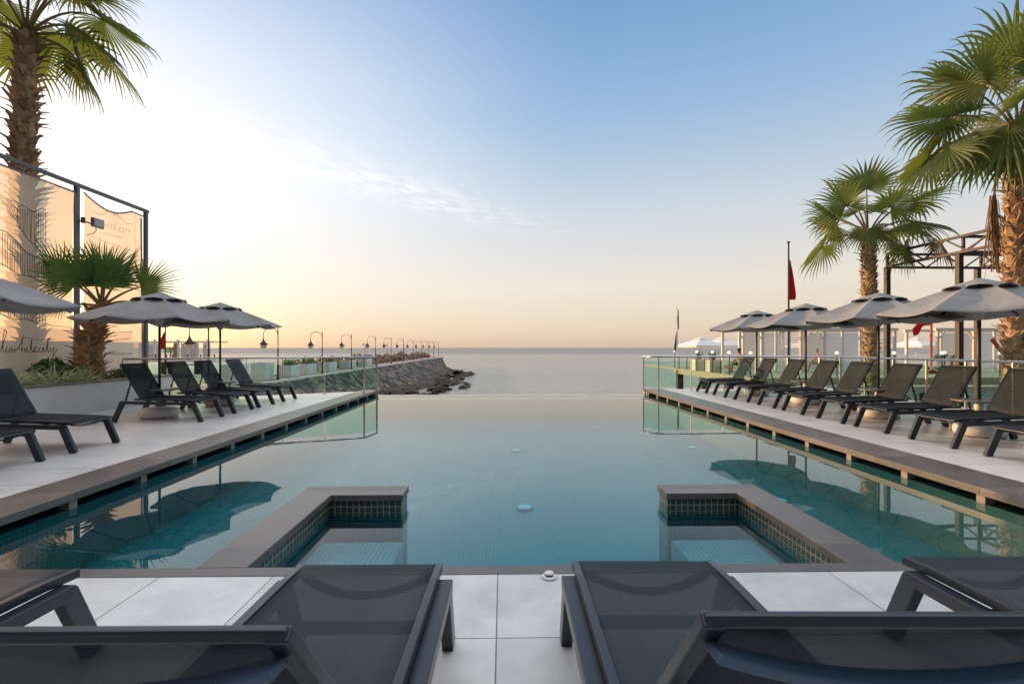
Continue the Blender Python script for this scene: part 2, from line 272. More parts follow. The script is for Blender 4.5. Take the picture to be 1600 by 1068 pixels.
# ------------------------------------------------------------------ mesh helpers
class MB:
    def __init__(s): s.v = []; s.f = []
    def add(s, vs, fs):
        o = len(s.v); s.v += [tuple(v) for v in vs]; s.f += [tuple(i+o for i in f) for f in fs]; return s
    def box(s, x0, x1, y0, y1, z0, z1):
        return s.add([(x0,y0,z0),(x1,y0,z0),(x1,y1,z0),(x0,y1,z0),(x0,y0,z1),(x1,y0,z1),(x1,y1,z1),(x0,y1,z1)],
                     [(0,3,2,1),(4,5,6,7),(0,1,5,4),(1,2,6,5),(2,3,7,6),(3,0,4,7)])
    def bar(s, a, b, w, h, up=(0,0,1), caps=True):
        a = Vector(a); b = Vector(b); d = (b-a).normalized(); u = Vector(up)
        if abs(d.dot(u)) > 0.98: u = Vector((1,0,0)) if abs(d.x) < .9 else Vector((0,1,0))
        si = d.cross(u).normalized(); u = si.cross(d).normalized()
        si = si*w/2; u = u*h/2
        vs = [a-si-u, a+si-u, a+si+u, a-si+u, b-si-u, b+si-u, b+si+u, b-si+u]
        return s.add(vs, [(0,3,2,1),(4,5,6,7),(0,1,5,4),(1,2,6,5),(2,3,7,6),(3,0,4,7)])
    def sweep(s, pts, w, h, up=(0,0,1)):
        """rectangular tube along a polyline with mitred joints"""
        pts = [Vector(p) for p in pts]; n = len(pts); rings = []
        for i, p in enumerate(pts):
            d0 = (pts[i]-pts[i-1]).normalized() if i else None
            d1 = (pts[i+1]-pts[i]).normalized() if i < n-1 else None
            d = ((d0 or d1)+(d1 or d0)).normalized()
            ref = d1 or d0; k = 1.0
            if d0 and d1: k = 1/max(0.5, d.dot(d1))
            u = Vector(up); si = d.cross(u)
            if si.length < 1e-4: si = d.cross(Vector((1,0,0)))
            si.normalize(); uu = si.cross(d).normalized()
            rings.append([p - si*w/2 - uu*h/2*k, p + si*w/2 - uu*h/2*k, p + si*w/2 + uu*h/2*k, p - si*w/2 + uu*h/2*k])
        vs = [v for r in rings for v in r]; fs = [(0,3,2,1)]
        for i in range(n-1):
            for k in range(4): fs.append((i*4+k, i*4+(k+1)%4, i*4+4+(k+1)%4, i*4+4+k))
        e = (n-1)*4; fs.append((e, e+1, e+2, e+3)); return s.add(vs, fs)
    def tube(s, pts, r, seg=10, caps=True):
        pts = [Vector(p) for p in pts]; n = len(pts); rs = r if isinstance(r, (list, tuple)) else [r]*n
        vs = []; pu = None
        for i, p in enumerate(pts):
            d = (pts[min(i+1,n-1)]-pts[max(i-1,0)]).normalized()
            if pu is None: pu = Vector((0,0,1)) if abs(d.z) < .95 else Vector((1,0,0))
            si = d.cross(pu).normalized(); u = si.cross(d).normalized(); pu = u
            for k in range(seg):
                a = 2*math.pi*k/seg; vs.append(p + (si*math.cos(a)+u*math.sin(a))*rs[i])
        fs = []
        for i in range(n-1):
            for k in range(seg):
                k2 = (k+1) % seg; fs.append((i*seg+k, i*seg+k2, (i+1)*seg+k2, (i+1)*seg+k))
        if caps: fs.append(tuple(range(seg))[::-1]); fs.append(tuple((n-1)*seg+k for k in range(seg)))
        return s.add(vs, fs)
    def lathe(s, prof, seg=24, c=(0,0,0)):
        vs = []; fs = []; n = len(prof)
        for r, z in prof:
            for k in range(seg):
                a = 2*math.pi*k/seg; vs.append((c[0]+r*math.cos(a), c[1]+r*math.sin(a), c[2]+z))
        for i in range(n-1):
            for k in range(seg):
                k2 = (k+1) % seg; fs.append((i*seg+k, i*seg+k2, (i+1)*seg+k2, (i+1)*seg+k))
        fs.append(tuple(range(seg))[::-1]); fs.append(tuple((n-1)*seg+k for k in range(seg)))
        return s.add(vs, fs)
    def prism(s, poly, z0, z1):
        n = len(poly); vs = [(x,y,z0) for x,y in poly]+[(x,y,z1) for x,y in poly]
        fs = [tuple(range(n))[::-1], tuple(range(n,2*n))]+[(i,(i+1)%n,n+(i+1)%n,n+i) for i in range(n)]
        return s.add(vs, fs)
    def ball(s, c, r, seg=14, rings=9, sq=(1,1,1)):
        vs = []; fs = []
        for i in range(rings+1):
            t = math.pi*i/rings
            for k in range(seg):
                a = 2*math.pi*k/seg; vs.append((c[0]+r*sq[0]*math.sin(t)*math.cos(a), c[1]+r*sq[1]*math.sin(t)*math.sin(a), c[2]+r*sq[2]*math.cos(t)))
        for i in range(rings):
            for k in range(seg):
                k2 = (k+1) % seg; fs.append((i*seg+k, (i+1)*seg+k, (i+1)*seg+k2, i*seg+k2))
        return s.add(vs, fs)
    def build(s, name, m, parent=None, smooth=False, bevel=0.0, solid=0.0, subsurf=0):
        me = bpy.data.meshes.new(name); me.from_pydata([tuple(v) for v in s.v], [], s.f); me.update()
        bm = bmesh.new(); bm.from_mesh(me); bmesh.ops.recalc_face_normals(bm, faces=bm.faces); bm.to_mesh(me); bm.free()
        if smooth:
            for p in me.polygons: p.use_smooth = True
        me.materials.append(m)
        o = bpy.data.objects.new(name, me); COL.objects.link(o)
        if parent: o.parent = parent
        if solid:
            md = o.modifiers.new('solid', 'SOLIDIFY'); md.thickness = solid; md.offset = 0
        if bevel:
            md = o.modifiers.new('bevel', 'BEVEL'); md.width = bevel; md.segments = 2; md.limit_method = 'ANGLE'; md.angle_limit = R(40)
            try: md.harden_normals = False
            except Exception: pass
        if subsurf:
            md = o.modifiers.new('sub', 'SUBSURF'); md.levels = subsurf; md.render_levels = subsurf
        if smooth and (bevel or solid):
            pass
        return o
def tag(o, label=None, cat=None, group=None, kind=None):
    if label: o['label'] = label
    if cat: o['category'] = cat
    if group: o['group'] = group
    if kind: o['kind'] = kind
    return o
def empty(name, loc=(0,0,0), rz=0.0, label=None, cat=None, group=None):
    o = bpy.data.objects.new(name, None); COL.objects.link(o); o.location = loc; o.rotation_euler = (0,0,rz); o.empty_display_size = 0.1
    return tag(o, label, cat, group)
KIDS = {}
def copy_tree(o, parent=None):
    c = o.copy(); COL.objects.link(c)
    if parent: c.parent = parent
    for ch in [x for x in bpy.data.objects if x.parent == o]: copy_tree(ch, c)
    return c
def structure(name, mb, m, **k):
    o = mb.build(name, m, **k); o['kind'] = 'structure'; return o

# ================================================================== SETTING
SEA_Z = -4.0
# sea
def sea_mat():
    m, nt, fr, gl = glass_mat('sea_water', (1,1,1), 1.45); L = nt.links.new
    tr = [n for n in nt.nodes if n.type == 'BSDF_TRANSPARENT'][0]
    df = nd(nt, 'ShaderNodeBsdfDiffuse'); df.inputs[0].default_value = (.36,.355,.32,1)
    ms = [n for n in nt.nodes if n.type == 'MIX_SHADER'][0]; L(df.outputs[0], ms.inputs[1]); nt.nodes.remove(tr)
    gl.inputs['Roughness'].default_value = 0.06
    tc = nd(nt, 'ShaderNodeTexCoord'); mp = nd(nt, 'ShaderNodeMapping'); mp.inputs['Scale'].default_value = (0.5, 1.5, 1); L(tc.outputs['Object'], mp.inputs[0])
    n1 = nd(nt, 'ShaderNodeTexNoise'); n1.inputs['Scale'].default_value = 0.9; n1.inputs['Detail'].default_value = 6; n1.inputs['Roughness'].default_value = 0.6; L(mp.outputs[0], n1.inputs['Vector'])
    n2 = nd(nt, 'ShaderNodeTexNoise'); n2.inputs['Scale'].default_value = 0.02; n2.inputs['Detail'].default_value = 3
    mp2 = nd(nt, 'ShaderNodeMapping'); mp2.inputs['Scale'].default_value = (0.12, 1.0, 1); L(tc.outputs['Object'], mp2.inputs[0]); L(mp2.outputs[0], n2.inputs['Vector'])
    mr = nd(nt, 'ShaderNodeMapRange'); mr.inputs[1].default_value = 0.35; mr.inputs[2].default_value = 0.65; mr.inputs[3].default_value = 0.35; mr.inputs[4].default_value = 1.0; L(n2.outputs[0], mr.inputs[0])
    b = nd(nt, 'ShaderNodeBump'); b.inputs['Distance'].default_value = 0.9; L(mr.outputs[0], b.inputs['Strength'])
    L(n1.outputs[0], b.inputs['Height']); L(b.outputs[0], gl.inputs['Normal']); L(b.outputs[0], fr.inputs['Normal'])
    # wind-ruffled water far out, its duller sky reflection painted in as darker grey
    se = nd(nt, 'ShaderNodeSeparateXYZ'); L(tc.outputs['Object'], se.inputs[0])
    a = nd(nt, 'ShaderNodeMath', operation='MULTIPLY_ADD'); L(n2.outputs[0], a.inputs[0]); a.inputs[1].default_value = 160; L(se.outputs[1], a.inputs[2])
    rr = nd(nt, 'ShaderNodeMapRange', interpolation_type='SMOOTHSTEP'); rr.inputs[1].default_value = 420; rr.inputs[2].default_value = 560; L(a.outputs[0], rr.inputs[0])
    d2 = nd(nt, 'ShaderNodeBsdfDiffuse'); d2.inputs[0].default_value = (.25,.265,.275,1)
    m2_ = nd(nt, 'ShaderNodeMixShader'); k = nd(nt, 'ShaderNodeMath', operation='MULTIPLY'); L(rr.outputs[0], k.inputs[0]); k.inputs[1].default_value = 0.62
    out = [n for n in nt.nodes if n.type == 'OUTPUT_MATERIAL'][0]
    L(k.outputs[0], m2_.inputs[0]); L(ms.outputs[0], m2_.inputs[1]); L(d2.outputs[0], m2_.inputs[2]); L(m2_.outputs[0], out.inputs[0])
    return m
def sea_mesh():
    ys = [10.0]
    while ys[-1] < 400: ys.append(ys[-1]+.32+max(0, ys[-1]-20)*.009)
    ys += [600, 1000, 2000, 5000, 12000, 24000]
    xs = [0.0]
    while xs[-1] < 60: xs.append(xs[-1]+.55)
    while xs[-1] < 300: xs.append(xs[-1]*1.12)
    xs += [700, 2000, 6000, 20000]; xs = [-x for x in xs[:0:-1]]+xs
    vs = []; fs = []; n = len(xs)
    for y in ys:
        k = max(0, min(1, (260-y)/200)); a = .035+.045*k
        for x in xs:
            z = SEA_Z
            if y < 420 and abs(x) < 300:
                z += a*(mnoise.noise(Vector((x*.22+y*.05, y*.55, 1.0)))*1.1 + mnoise.noise(Vector((x*.6, y*1.3, 5.0)))*.6 + .5*mnoise.noise(Vector((x*1.4, y*2.3, 9.0))))
            vs.append((x, y, z))
    for i in range(len(ys)-1):
        for j in range(n-1): q = i*n+j; fs.append((q, q+1, q+n+1, q+n))
    return MB().add(vs, fs)
structure('sea', sea_mesh(), sea_mat(), smooth=True)

# decks
PL, PR = -3.61, 4.155           # inner coping edges
CL, CR = -4.07, 4.71            # outer coping edges
YN, YC, YF = 2.64, 2.745, 14.3
structure('pool_deck', MB().box(-9.5, 11, -.6, YN, -0.30, 0.0), M['deck'])
structure('added_dark_floor', MB().box(-9.5, 11, -7, -.603, -0.30, 0.0), M['cap'])  # unseen dark floor, added behind the camera to keep light off lounger backs
structure('terrace', MB().prism([(-7.7,YN),(CL,YN),(CL,13.75),(-4.3,13.62),(-5.7,12.85),(-8.0,11.65),(-7.7,11.5)], -0.30, 0.0)
          .prism([(CR,YN),(9.5,YN),(9.5,14.1),(CR,14.42)], -0.30, 0.0), M['deck_side'])
structure('retaining_wall', MB().prism([(-9.4,-7),(CL-.02,-7),(CL-.02,13.7),(-8.0,11.6),(-9.4,11.6)], -4.3, -0.30)
          .prism([(CR+.02,-7),(9.45,-7),(9.45,14.05),(CR+.02,14.35)], -4.3, -0.30), M['white_wall'])
WZ = -0.135
cop = MB().box(CL, PL, YN, YF, -0.064, 0.004).box(PR, CR, YN, YF+.12, -0.064, 0.004).box(PL, PR, YN, YC, -0.064, 0.004)
structure('coping', cop, M['coping'], bevel=0.006)
# basin: floor, walls
basin = MB().box(CL, CR+.02, YC-.15, 14.15, -.80, -.70)
structure('pool_floor', basin, M['pooltile'])
bw = MB().box(PL-.17, PL-.05, YC-.15, 14.12, -1.25, WZ-.006).box(PR+.05, PR+.17, YC-.15, 14.12, -1.25, WZ-.006).box(-4.0, 4.53, YC-.18, YC-.02, -1.25, -0.068)
bw.box(PL-.05, PR+.05, 14.0, 14.16, -1.25, WZ-0.006).box(PL-.05, PR+.05, 13.3, 14.0, -1.25, -.185)
structure('pool_wall', bw, M['pooltile_wall'])
structure('gutter', MB().box(-4.12, -4.0, YC-.15, 14.12, -.6, -0.068).box(4.56, 4.68, YC-.15, 14.12, -.6, -0.068).box(-4.0,PL-.17,YC-.15,14.12,-.6,-.5).box(PR+.17,4.56,YC-.15,14.12,-.6,-.5), M['pile'])
structure('weir_face', MB().box(-4.0, 4.53, 14.163, 14.22, -4.3, WZ-0.02), M['pooltile_wall'])
pil = MB()
y = 3.4
while y < 14.3:
    pil.box(PL-.12, PL-.03, y-.04, y+.04, WZ-.004, -0.066); pil.box(PR+.03, PR+.12, y-.04, y+.04, WZ-.004, -0.066); y += 0.82
pil.box(PL-.12, PL-.012, 14.2, 14.28, -0.30, -0.066).box(PR+.012, PR+.12, 14.32, 14.40, -0.30, -0.066)
structure('overflow_pillars', pil, M['pillar'])
ew = MB().box(CL, PL-.02, 14.13, 14.2, -4.2, -0.066).box(PR+.02, CR, 14.13, 14.25, -4.2, -0.066)
structure('pool_end_wall', ew, M['pillar'])
# pool water
def water_mat():
    m, nt, fr, gl = glass_mat('pool_water', (.84,.97,.98), 1.34, 4.4); L = nt.links.new
    tc = nd(nt, 'ShaderNodeTexCoord')
    n1 = nd(nt, 'ShaderNodeTexNoise'); n1.inputs['Scale'].default_value = 2.2; n1.inputs['Detail'].default_value = 2; L(tc.outputs['Object'], n1.inputs['Vector'])
    b = nd(nt, 'ShaderNodeBump'); b.inputs['Strength'].default_value = 0.03; b.inputs['Distance'].default_value = 0.02
    L(n1.outputs[0], b.inputs['Height']); L(b.outputs[0], gl.inputs['Normal']); L(b.outputs[0], fr.inputs['Normal']); return m
structure('pool_water', MB().add([(PL-.16,YC-.02,WZ),(PR+.16,YC-.02,WZ),(PR+.16,14.19,WZ),(PL-.16,14.19,WZ)], [(0,1,2,3)]), water_mat())
# L-shaped walls standing in the pool
def low_wall(name, sgn, label):
    cx = 0.27
    X = lambda u: cx + sgn*u
    t = empty(name, (0,0,0), 0, label, 'pool wall')
    o, i, e = 1.965, 1.69, 1.10
    def rect(mb, u0, u1, y0, y1, z0, z1):
        a, b = sorted((X(u0), X(u1))); mb.box(a, b, y0, y1, z0, z1)
    poly = [(X(o),YC),(X(o),4.34),(X(e),4.34),(X(e),4.075),(X(i),4.075),(X(i),YC)]
    MB().prism(poly, -0.05, 0.004).build('capstone', M['coping'], t, bevel=0.005)
    w = MB(); rect(w, i+.02, o-.02, YC, 4.32, -1.25, -0.185); rect(w, e+.012, i+.02, 4.095, 4.32, -1.25, -0.185); w.build('tiled_wall', M['pooltile_wall'], t)
    w = MB(); rect(w, i+.02, o-.02, YC, 4.32, -0.185, -0.05); rect(w, e+.012, i+.02, 4.095, 4.32, -0.185, -0.05); w.build('waterline_band', M['band'], t)
    w = MB(); rect(w, 1.04, 1.66, YC-.02, 3.80, -1.25, -0.28); w.build('step', M['steptile'], t)
    return t
low_wall('spa_wall', -1, 'L-shaped tiled low wall in the pool on the banner side')
low_wall('spa_wall', 1, 'L-shaped tiled low wall in the pool on the pier side')

# promenade / breakwater
CX = -15.8
PZ = -1.16
structure('promenade', MB().box(-18.8, CX-.35, 18, 131, PZ-.4, PZ), M['paving'])
structure('kerb', MB().box(CX-.35, CX+.05, 18, 131, PZ-.5, PZ+.06), M['curb'])
structure('beach', MB().prism([(-70,14),(-18.8,14),(-18.8,40),(-24,47),(-70,50)], -3.0, PZ-.12), M['sand'])
def rock_mat():
    m = bpy.data.materials.new('breakwater_stone'); m.use_nodes = True; nt = m.node_tree; L = nt.links.new; p = nt.nodes['Principled BSDF']; p.inputs['Roughness'].default_value = 0.85
    tc = nd(nt, 'ShaderNodeTexCoord'); v = nd(nt, 'ShaderNodeTexVoronoi'); v.inputs['Scale'].default_value = 1.5; L(tc.outputs['Object'], v.inputs['Vector'])
    v2 = nd(nt, 'ShaderNodeTexVoronoi', feature='DISTANCE_TO_EDGE'); v2.inputs['Scale'].default_value = 1.5; L(tc.outputs['Object'], v2.inputs['Vector'])
    sp = nd(nt, 'ShaderNodeSeparateColor'); L(v.outputs['Color'], sp.inputs[0])
    rp = ramp(nt, [(0.0, (.026,.027,.031)), (0.40, (.075,.068,.064)), (0.72, (.17,.14,.115)), (1.0, (.33,.235,.15))]); L(sp.outputs[0], rp.inputs[0])
    # wet brown weed towards the sea
    se = nd(nt, 'ShaderNodeSeparateXYZ'); L(tc.outputs['Object'], se.inputs[0])
    nz = nd(nt, 'ShaderNodeTexNoise'); nz.inputs['Scale'].default_value = 0.6; nz.inputs['Detail'].default_value = 5; L(tc.outputs['Object'], nz.inputs['Vector'])
    a = nd(nt, 'ShaderNodeMath', operation='ADD'); L(se.outputs[2], a.inputs[0]); L(nz.outputs[0], a.inputs[1])
    mr = nd(nt, 'ShaderNodeMapRange'); mr.inputs[1].default_value = -3.2; mr.inputs[2].default_value = -2.6; mr.inputs[3].default_value = 0.75; mr.inputs[4].default_value = 0.0; L(a.outputs[0], mr.inputs[0])
    mx = nd(nt, 'ShaderNodeMix', data_type='RGBA'); L(mr.outputs[0], mx.inputs[0]); L(rp.outputs[0], mx.inputs[6]); mx.inputs[7].default_value = (.075,.048,.024,1)
    e = nd(nt, 'ShaderNodeMapRange'); e.inputs[1].default_value = 0.0; e.inputs[2].default_value = 0.12; e.inputs[3].default_value = 0.35; L(v2.outputs['Distance'], e.inputs[0])
    hs = nd(nt, 'ShaderNodeHueSaturation'); L(e.outputs[0], hs.inputs['Value']); L(mx.outputs[2], hs.inputs['Color']); L(hs.outputs[0], p.inputs['Base Color'])
    b = nd(nt, 'ShaderNodeBump'); b.inputs['Strength'].default_value = 0.9; b.inputs['Distance'].default_value = 0.25; L(v2.outputs['Distance'], b.inputs['Height']); L(b.outputs[0], p.inputs['Normal'])
    return m
M['rock'] = rock_mat()
def breakwater():
    ys = []; y = 18.0
    while y < 136: ys.append(y); y += 0.28 + y*0.006
    nu = 46; vs = []; fs = []
    for y in ys:
        toe = -8.2 if y < 50 else (-8.2 + (y-50)/35*3.2 if y < 85 else -5.0)
        toe += 1.3*math.sin(y*.21)+0.9*math.sin(y*.57+1)
        if y > 100: toe = -5.0 - (y-100)*0.30
        endf = max(0, min(1, (131-y)/4))
        for k in range(nu+1):
            u = k/nu; x = CX + .02 + (toe-CX)*u**1.15
            zz = (PZ-.05) - (PZ-SEA_Z+0.5)*(0.66*min(1, u/0.45) + 0.34*max(0,(u-0.45)/0.55))
            zz = SEA_Z-.6 + (zz-SEA_Z+.6)*endf
            amp = 0.34 + 0.40*max(0, u-0.35)
            if u > 0.02:
                d = mnoise.voronoi(Vector((x*0.75, y*0.55, 3)))[0]
                zz += amp*(0.9*(d[1]-d[0]) - 0.25) + 0.06*mnoise.noise(Vector((x*2, y*2, 0)))
            if u > 0.96: zz = min(zz, SEA_Z-.1)
            vs.append((x, y, zz))
    for i in range(len(ys)-1):
        for k in range(nu): a = i*(nu+1)+k; fs.append((a, a+1, a+nu+2, a+nu+1))
    structure('breakwater', MB().add(vs, fs), M['rock'])
breakwater()
structure('garden_ground', MB().box(9.5, 13.6, -7, 16, -4.2, -1.9), M['sand'])

# ================================================================== LOUNGERS
def make_lounger(ang, zoff=0.0):
    root = empty('sun_lounger')
    W2 = 0.309; mt = M['metal_navy']
    # trestle rails and legs on both sides
    for s in (-1, 1):
        y = s*W2
        MB().sweep([(0.075,y,.298),(1.255,y,.324)], .058, .050).build('side_rail', mt, root, bevel=.004)
        MB().bar((0.095,y,.298),(-0.035,y,0.0), .046, .075, up=(1,0,.4)).build('leg', mt, root, bevel=.004)
        MB().bar((1.235,y,.324),(1.375,y,0.0), .046, .075, up=(-1,0,.4)).build('leg', mt, root, bevel=.004)
    # sling frame of the seat
    w = 0.275
    sf = MB()
    for s in (-1, 1): sf.sweep([(0.0,s*w,.333),(.15,s*w,.345),(.96,s*w,.372),(1.06,s*w,.374)], .026, .034)
    sf.tube([(0.006,-w,.331),(0.006,w,.331)], .013, 8); sf.tube([(1.05,-w,.372),(1.05,w,.372)], .012, 8)
    sf.build('seat_frame', mt, root, bevel=.003)
    MB().bar((.34,-W2+.01,.287),(.34,W2-.01,.287), .05, .022).build('crossbar', mt, root, bevel=.003)
    cb = MB()
    pts = [(.70+.10*(1-(2*k/16-1)**2), -W2+.012+(2*W2-.024)*k/16, .290-.05*(1-(2*k/16-1)**2)) for k in range(17)]
    cb.sweep(pts, .045, .02)
    cb.build('bowed_crossbar', mt, root, bevel=.003)
    pts = [(.030+.085*(1-(2*k/16-1)**2), -w+.01+(2*w-.02)*k/16, .325-.045*(1-(2*k/16-1)**2)) for k in range(17)]
    MB().sweep(pts, .04, .014).build('foot_stretcher', mt, root, bevel=.002)
    # seat sling, sagging a little
    nx, ny = 10, 8; vs = []; fs = []
    for i in range(nx+1):
        for j in range(ny+1):
            x = .008+(.955-.008)*i/nx; v = 2*j/ny-1
            z = .343+(.378-.343)*x/.96 - .022*(1-v*v)*math.sin(math.pi*min(1,max(0,i/nx)))
            vs.append((x, v*(w-.006), z+.006))
    for i in range(nx):
        for j in range(ny): a = i*(ny+1)+j; fs.append((a, a+1, a+ny+2, a+ny+1))
    MB().add(vs, fs).build('seat_sling', M['sling'], root, smooth=True, solid=.003)
    # backrest
    c, s_ = math.cos(R(ang)), math.sin(R(ang)); Lb = .655
    def B(t, y, n=0.0): return (.965+c*t - s_*n, y, .382+s_*t + c*n)
    bf = MB()
    for s in (-1, 1): bf.sweep([B(0,s*w),B(Lb,s*w)], .022, .030, up=(0,1,0))
    bf.sweep([B(Lb-.002,-w-.012),B(Lb-.002,w+.012)], .014, .018)
    bf.build('back_frame', mt, root, bevel=.004)
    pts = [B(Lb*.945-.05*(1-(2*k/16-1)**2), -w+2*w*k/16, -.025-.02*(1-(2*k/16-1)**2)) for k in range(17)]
    MB().sweep(pts, .036, .014).build('back_bow', M['metal_sky_tint'], root, bevel=.003)
    vs = []; fs = []
    for i in range(nx+1):
        for j in range(ny+1):
            t = .005+(Lb-.012)*i/nx; v = 2*j/ny-1
            vs.append(B(t, v*(w-.006), .008-.02*(1-v*v)*math.sin(math.pi*i/nx)))
    for i in range(nx):
        for j in range(ny): a = i*(ny+1)+j; fs.append((a, a+1, a+ny+2, a+ny+1))
    MB().add(vs, fs).build('back_sling', M['sling'], root, smooth=True, solid=.003)
    # notched support
    sp = MB()
    for s in (-1, 1):
        y = s*(w-.035); p0 = Vector(B(.33, y, -.02)); p1 = Vector((1.235, y, .335))
        sp.bar(p0, p1, .012, .022)
        d = (p1-p0).normalized(); n = Vector((d.z, 0, -d.x)); n = n if n.z > 0 else -n
        for k in range(4):
            q = p1 - d*(.03+.05*k); sp.bar(q, q+n*.028-d*.012, .012, .014)
    sp.tube([B(.33,-w,-.02), B(.33,w,-.02)], .010, 8)
    sp.build('back_support', mt, root)
    return root

loung_side = make_lounger(60)
loung_front = make_lounger(49.3)
first = {'s': True, 'f': True}
def put_lounger(kind, loc, rz, label, group):
    src = loung_side if kind == 's' else loung_front
    o = src if first[kind] else copy_tree(src); first[kind] = False
    o.location = loc; o.rotation_euler = (0, 0, rz+(random.uniform(-.02,.02) if kind == 's' else 0)); tag(o, label, 'sun lounger', group)
GL = 'loungers lined up on the deck below the banner'; GR = 'loungers lined up along the glass railing by the wooden pier'; GF = 'loungers in the front row by the camera'
LX, RX = -4.99, 5.47
for y, lb in [(5.04, 'navy banner side lounger cut off by the left photo edge, nearest the viewer'),
              (6.07, 'navy sun lounger on the banner side before the planter, second from the viewer'),
              (8.45, 'navy sun lounger with raised back in front of the short palm trunk'),
              (9.48, 'navy sun lounger just behind the parasol before the short palm, banner side'),
              (10.37, 'navy sun lounger on the banner side in front of the farthest parasol pole'),
              (11.50, 'navy sun lounger on the banner side standing farthest back by the glass railing')]:
    put_lounger('s', (LX, y, 0), math.pi, lb, GL)
for y, lb in [(5.10, 'dark sun lounger cut off by the right photo edge, nearest to the viewer'),
              (6.13, 'dark pier side lounger beside the nearest parasol base, second from the viewer'),
              (7.17, 'dark lounger with see-through back before the pale hut, third on the pier side'),
              (8.07, 'dark pier side lounger by the round-table parasol, fourth from the viewer'),
              (9.13, 'dark lounger in the middle of the pier side row, fifth from the viewer'),
              (10.05, 'dark lounger by the second-farthest parasol base, sixth on the pier side'),
              (11.12, 'dark sun lounger on the pier side, third from the far railing'),
              (12.25, 'dark pier side lounger second from the far railing, by the farthest parasol'),
              (13.35, 'dark sun lounger on the pier side standing last before the far glass railing')]:
    put_lounger('s', (RX, y, 0), 0, lb, GR)
for x, lb in [(-1.955, 'foot end of the navy lounger at the far left of the front row'),
              (-.532, 'front row navy lounger left of the middle gap, its back raised toward the camera'),
              (.57, 'front row navy lounger right of the middle gap, its back raised toward the camera'),
              (1.955, 'foot end of the navy lounger at the far right of the front row')]:
    put_lounger('f', (x, 1.992 + x*.012, 0), R(-90 - (1.2 if x > 0 else .5)), lb, GF)

# ================================================================== PARASOLS
def make_parasol():
    root = empty('parasol')
    zr, za, rad, n = 1.70, 2.17, 1.22, 8
    rot = R(22.5)
    MB().tube([(0,0,.12),(0,0,za-.05)], .021, 12).build('pole', M['pole_dark'], root, smooth=True)
    b = MB().lathe([(.20,0.0),(.27,.012),(.30,.045),(.305,.10),(.29,.15),(.22,.175),(.06,.19),(.045,.30),(.03,.31)], 32)
    bo = b.build('base', M['white_plastic'], root, smooth=True)
    f = MB()
    for k in range(4): a = k*math.pi/2+.4; f.lathe([(.035,-.0),(.035,.03)], 10, (.235*math.cos(a),.235*math.sin(a),0.0))
    f.build('caster', M['black_rubber'], bo)
    tb = MB().lathe([(.285,.475),(.30,.480),(.30,.495),(.285,.50)], 36).build('side_table', M['table'], root)
    MB().lathe([(.03,.33),(.05,.34),(.055,.41),(.035,.475)], 16).build('table_collar', M['white_plastic'], root, smooth=True)
    hub = MB().lathe([(.024,1.60),(.05,1.62),(.055,1.68),(.072,1.70),(.072,1.735),(.03,1.76)], 16).build('hub', M['grey_plastic'], root, smooth=True)
    # canopy: n ridges, panels sagging between, edge bowed down between the corners
    nr, npz = 9, 8; vs = []; fs = []; r0 = .30
    tot = n*npz
    def surf(r, a):
        k = (a/(2*math.pi)*n) % 1.0; v = 2*k-1; u = 1-v*v
        half = math.pi/n; q = math.cos(half)/math.cos((k-.5)*2*half)   # straight panel between ridges
        t = r/rad
        rr = r*q if True else r
        z = za - (za-zr)*(0.90*t+0.10*t*t) - u*.050*t*t - u*.03*math.sin(math.pi*t)
        rr *= 1 - .035*u*t
        z += .018*t*u*mnoise.noise(Vector((3*math.cos(a)*t, 3*math.sin(a)*t, 4.0))) + .006*u*math.sin(9*t+a*3)*t
        return (rr*math.cos(a+rot), rr*math.sin(a+rot), z)
    for i in range(nr+1):
        r = r0+(rad-r0)*i/nr
        for j in range(tot): vs.append(surf(r, 2*math.pi*j/tot))
    for i in range(nr):
        for j in range(tot): fs.append((i*tot+j, i*tot+(j+1)%tot, (i+1)*tot+(j+1)%tot, (i+1)*tot+j))
    cn = MB().add(vs, fs).build('canopy', M['canopy'], root, smooth=False, solid=.006)
    for p in cn.data.polygons: p.use_smooth = True
    # mark ridges sharp
    me = cn.data
    for e in me.edges:
        a, b2 = e.vertices
        if a % tot == b2 % tot and (a % tot) % npz == 0: e.use_edge_sharp = True
    # vent cap raised above, with scalloped openings
    vs = []; fs = []; nv = 4
    for i in range(nv+1):
        r = .02+(.42-.02)*i/nv
        for j in range(tot):
            k = (j/npz) % 1.0; v = 2*k-1; u = 1-v*v
            x, y_, z = surf(r, 2*math.pi*j/tot)
            z = za + .019 - (za-zr)*r/rad*.92 + (u*.030 if i == nv else u*.02*i/nv) - (.035 if i == nv and u < .1 else 0) * 1.0
            vs.append((x, y_, z))
    for i in range(nv):
        for j in range(tot): fs.append((i*tot+j, i*tot+(j+1)%tot, (i+1)*tot+(j+1)%tot, (i+1)*tot+j))
    fs.append(tuple(range(tot)))
    vc = MB().add(vs, fs).build('vent_cap', M['canopy'], root, smooth=False, solid=.005)
    for k in range(n):
        a = 2*math.pi*k/n+rot; ca, sa = math.cos(a), math.sin(a)
        top = (.04*ca, .04*sa, za-.06); end = ((rad-.02)*ca, (rad-.02)*sa, zr-.010)
        mid = tuple(top[i]+(end[i]-top[i])*.48 for i in range(3)); mid = (mid[0], mid[1], mid[2]-.018)
        rb = MB().bar((.05*ca,.05*sa,za-.075), (end[0],end[1],zr-.012), .016, .022)
        rb.bar((.06*ca,.06*sa,1.715), mid, .014, .018)
        rb.build('rib', M['pole_dark'], root)
    return root
par = make_parasol(); pf = True
GP = 'grey canvas parasols beside the pool'
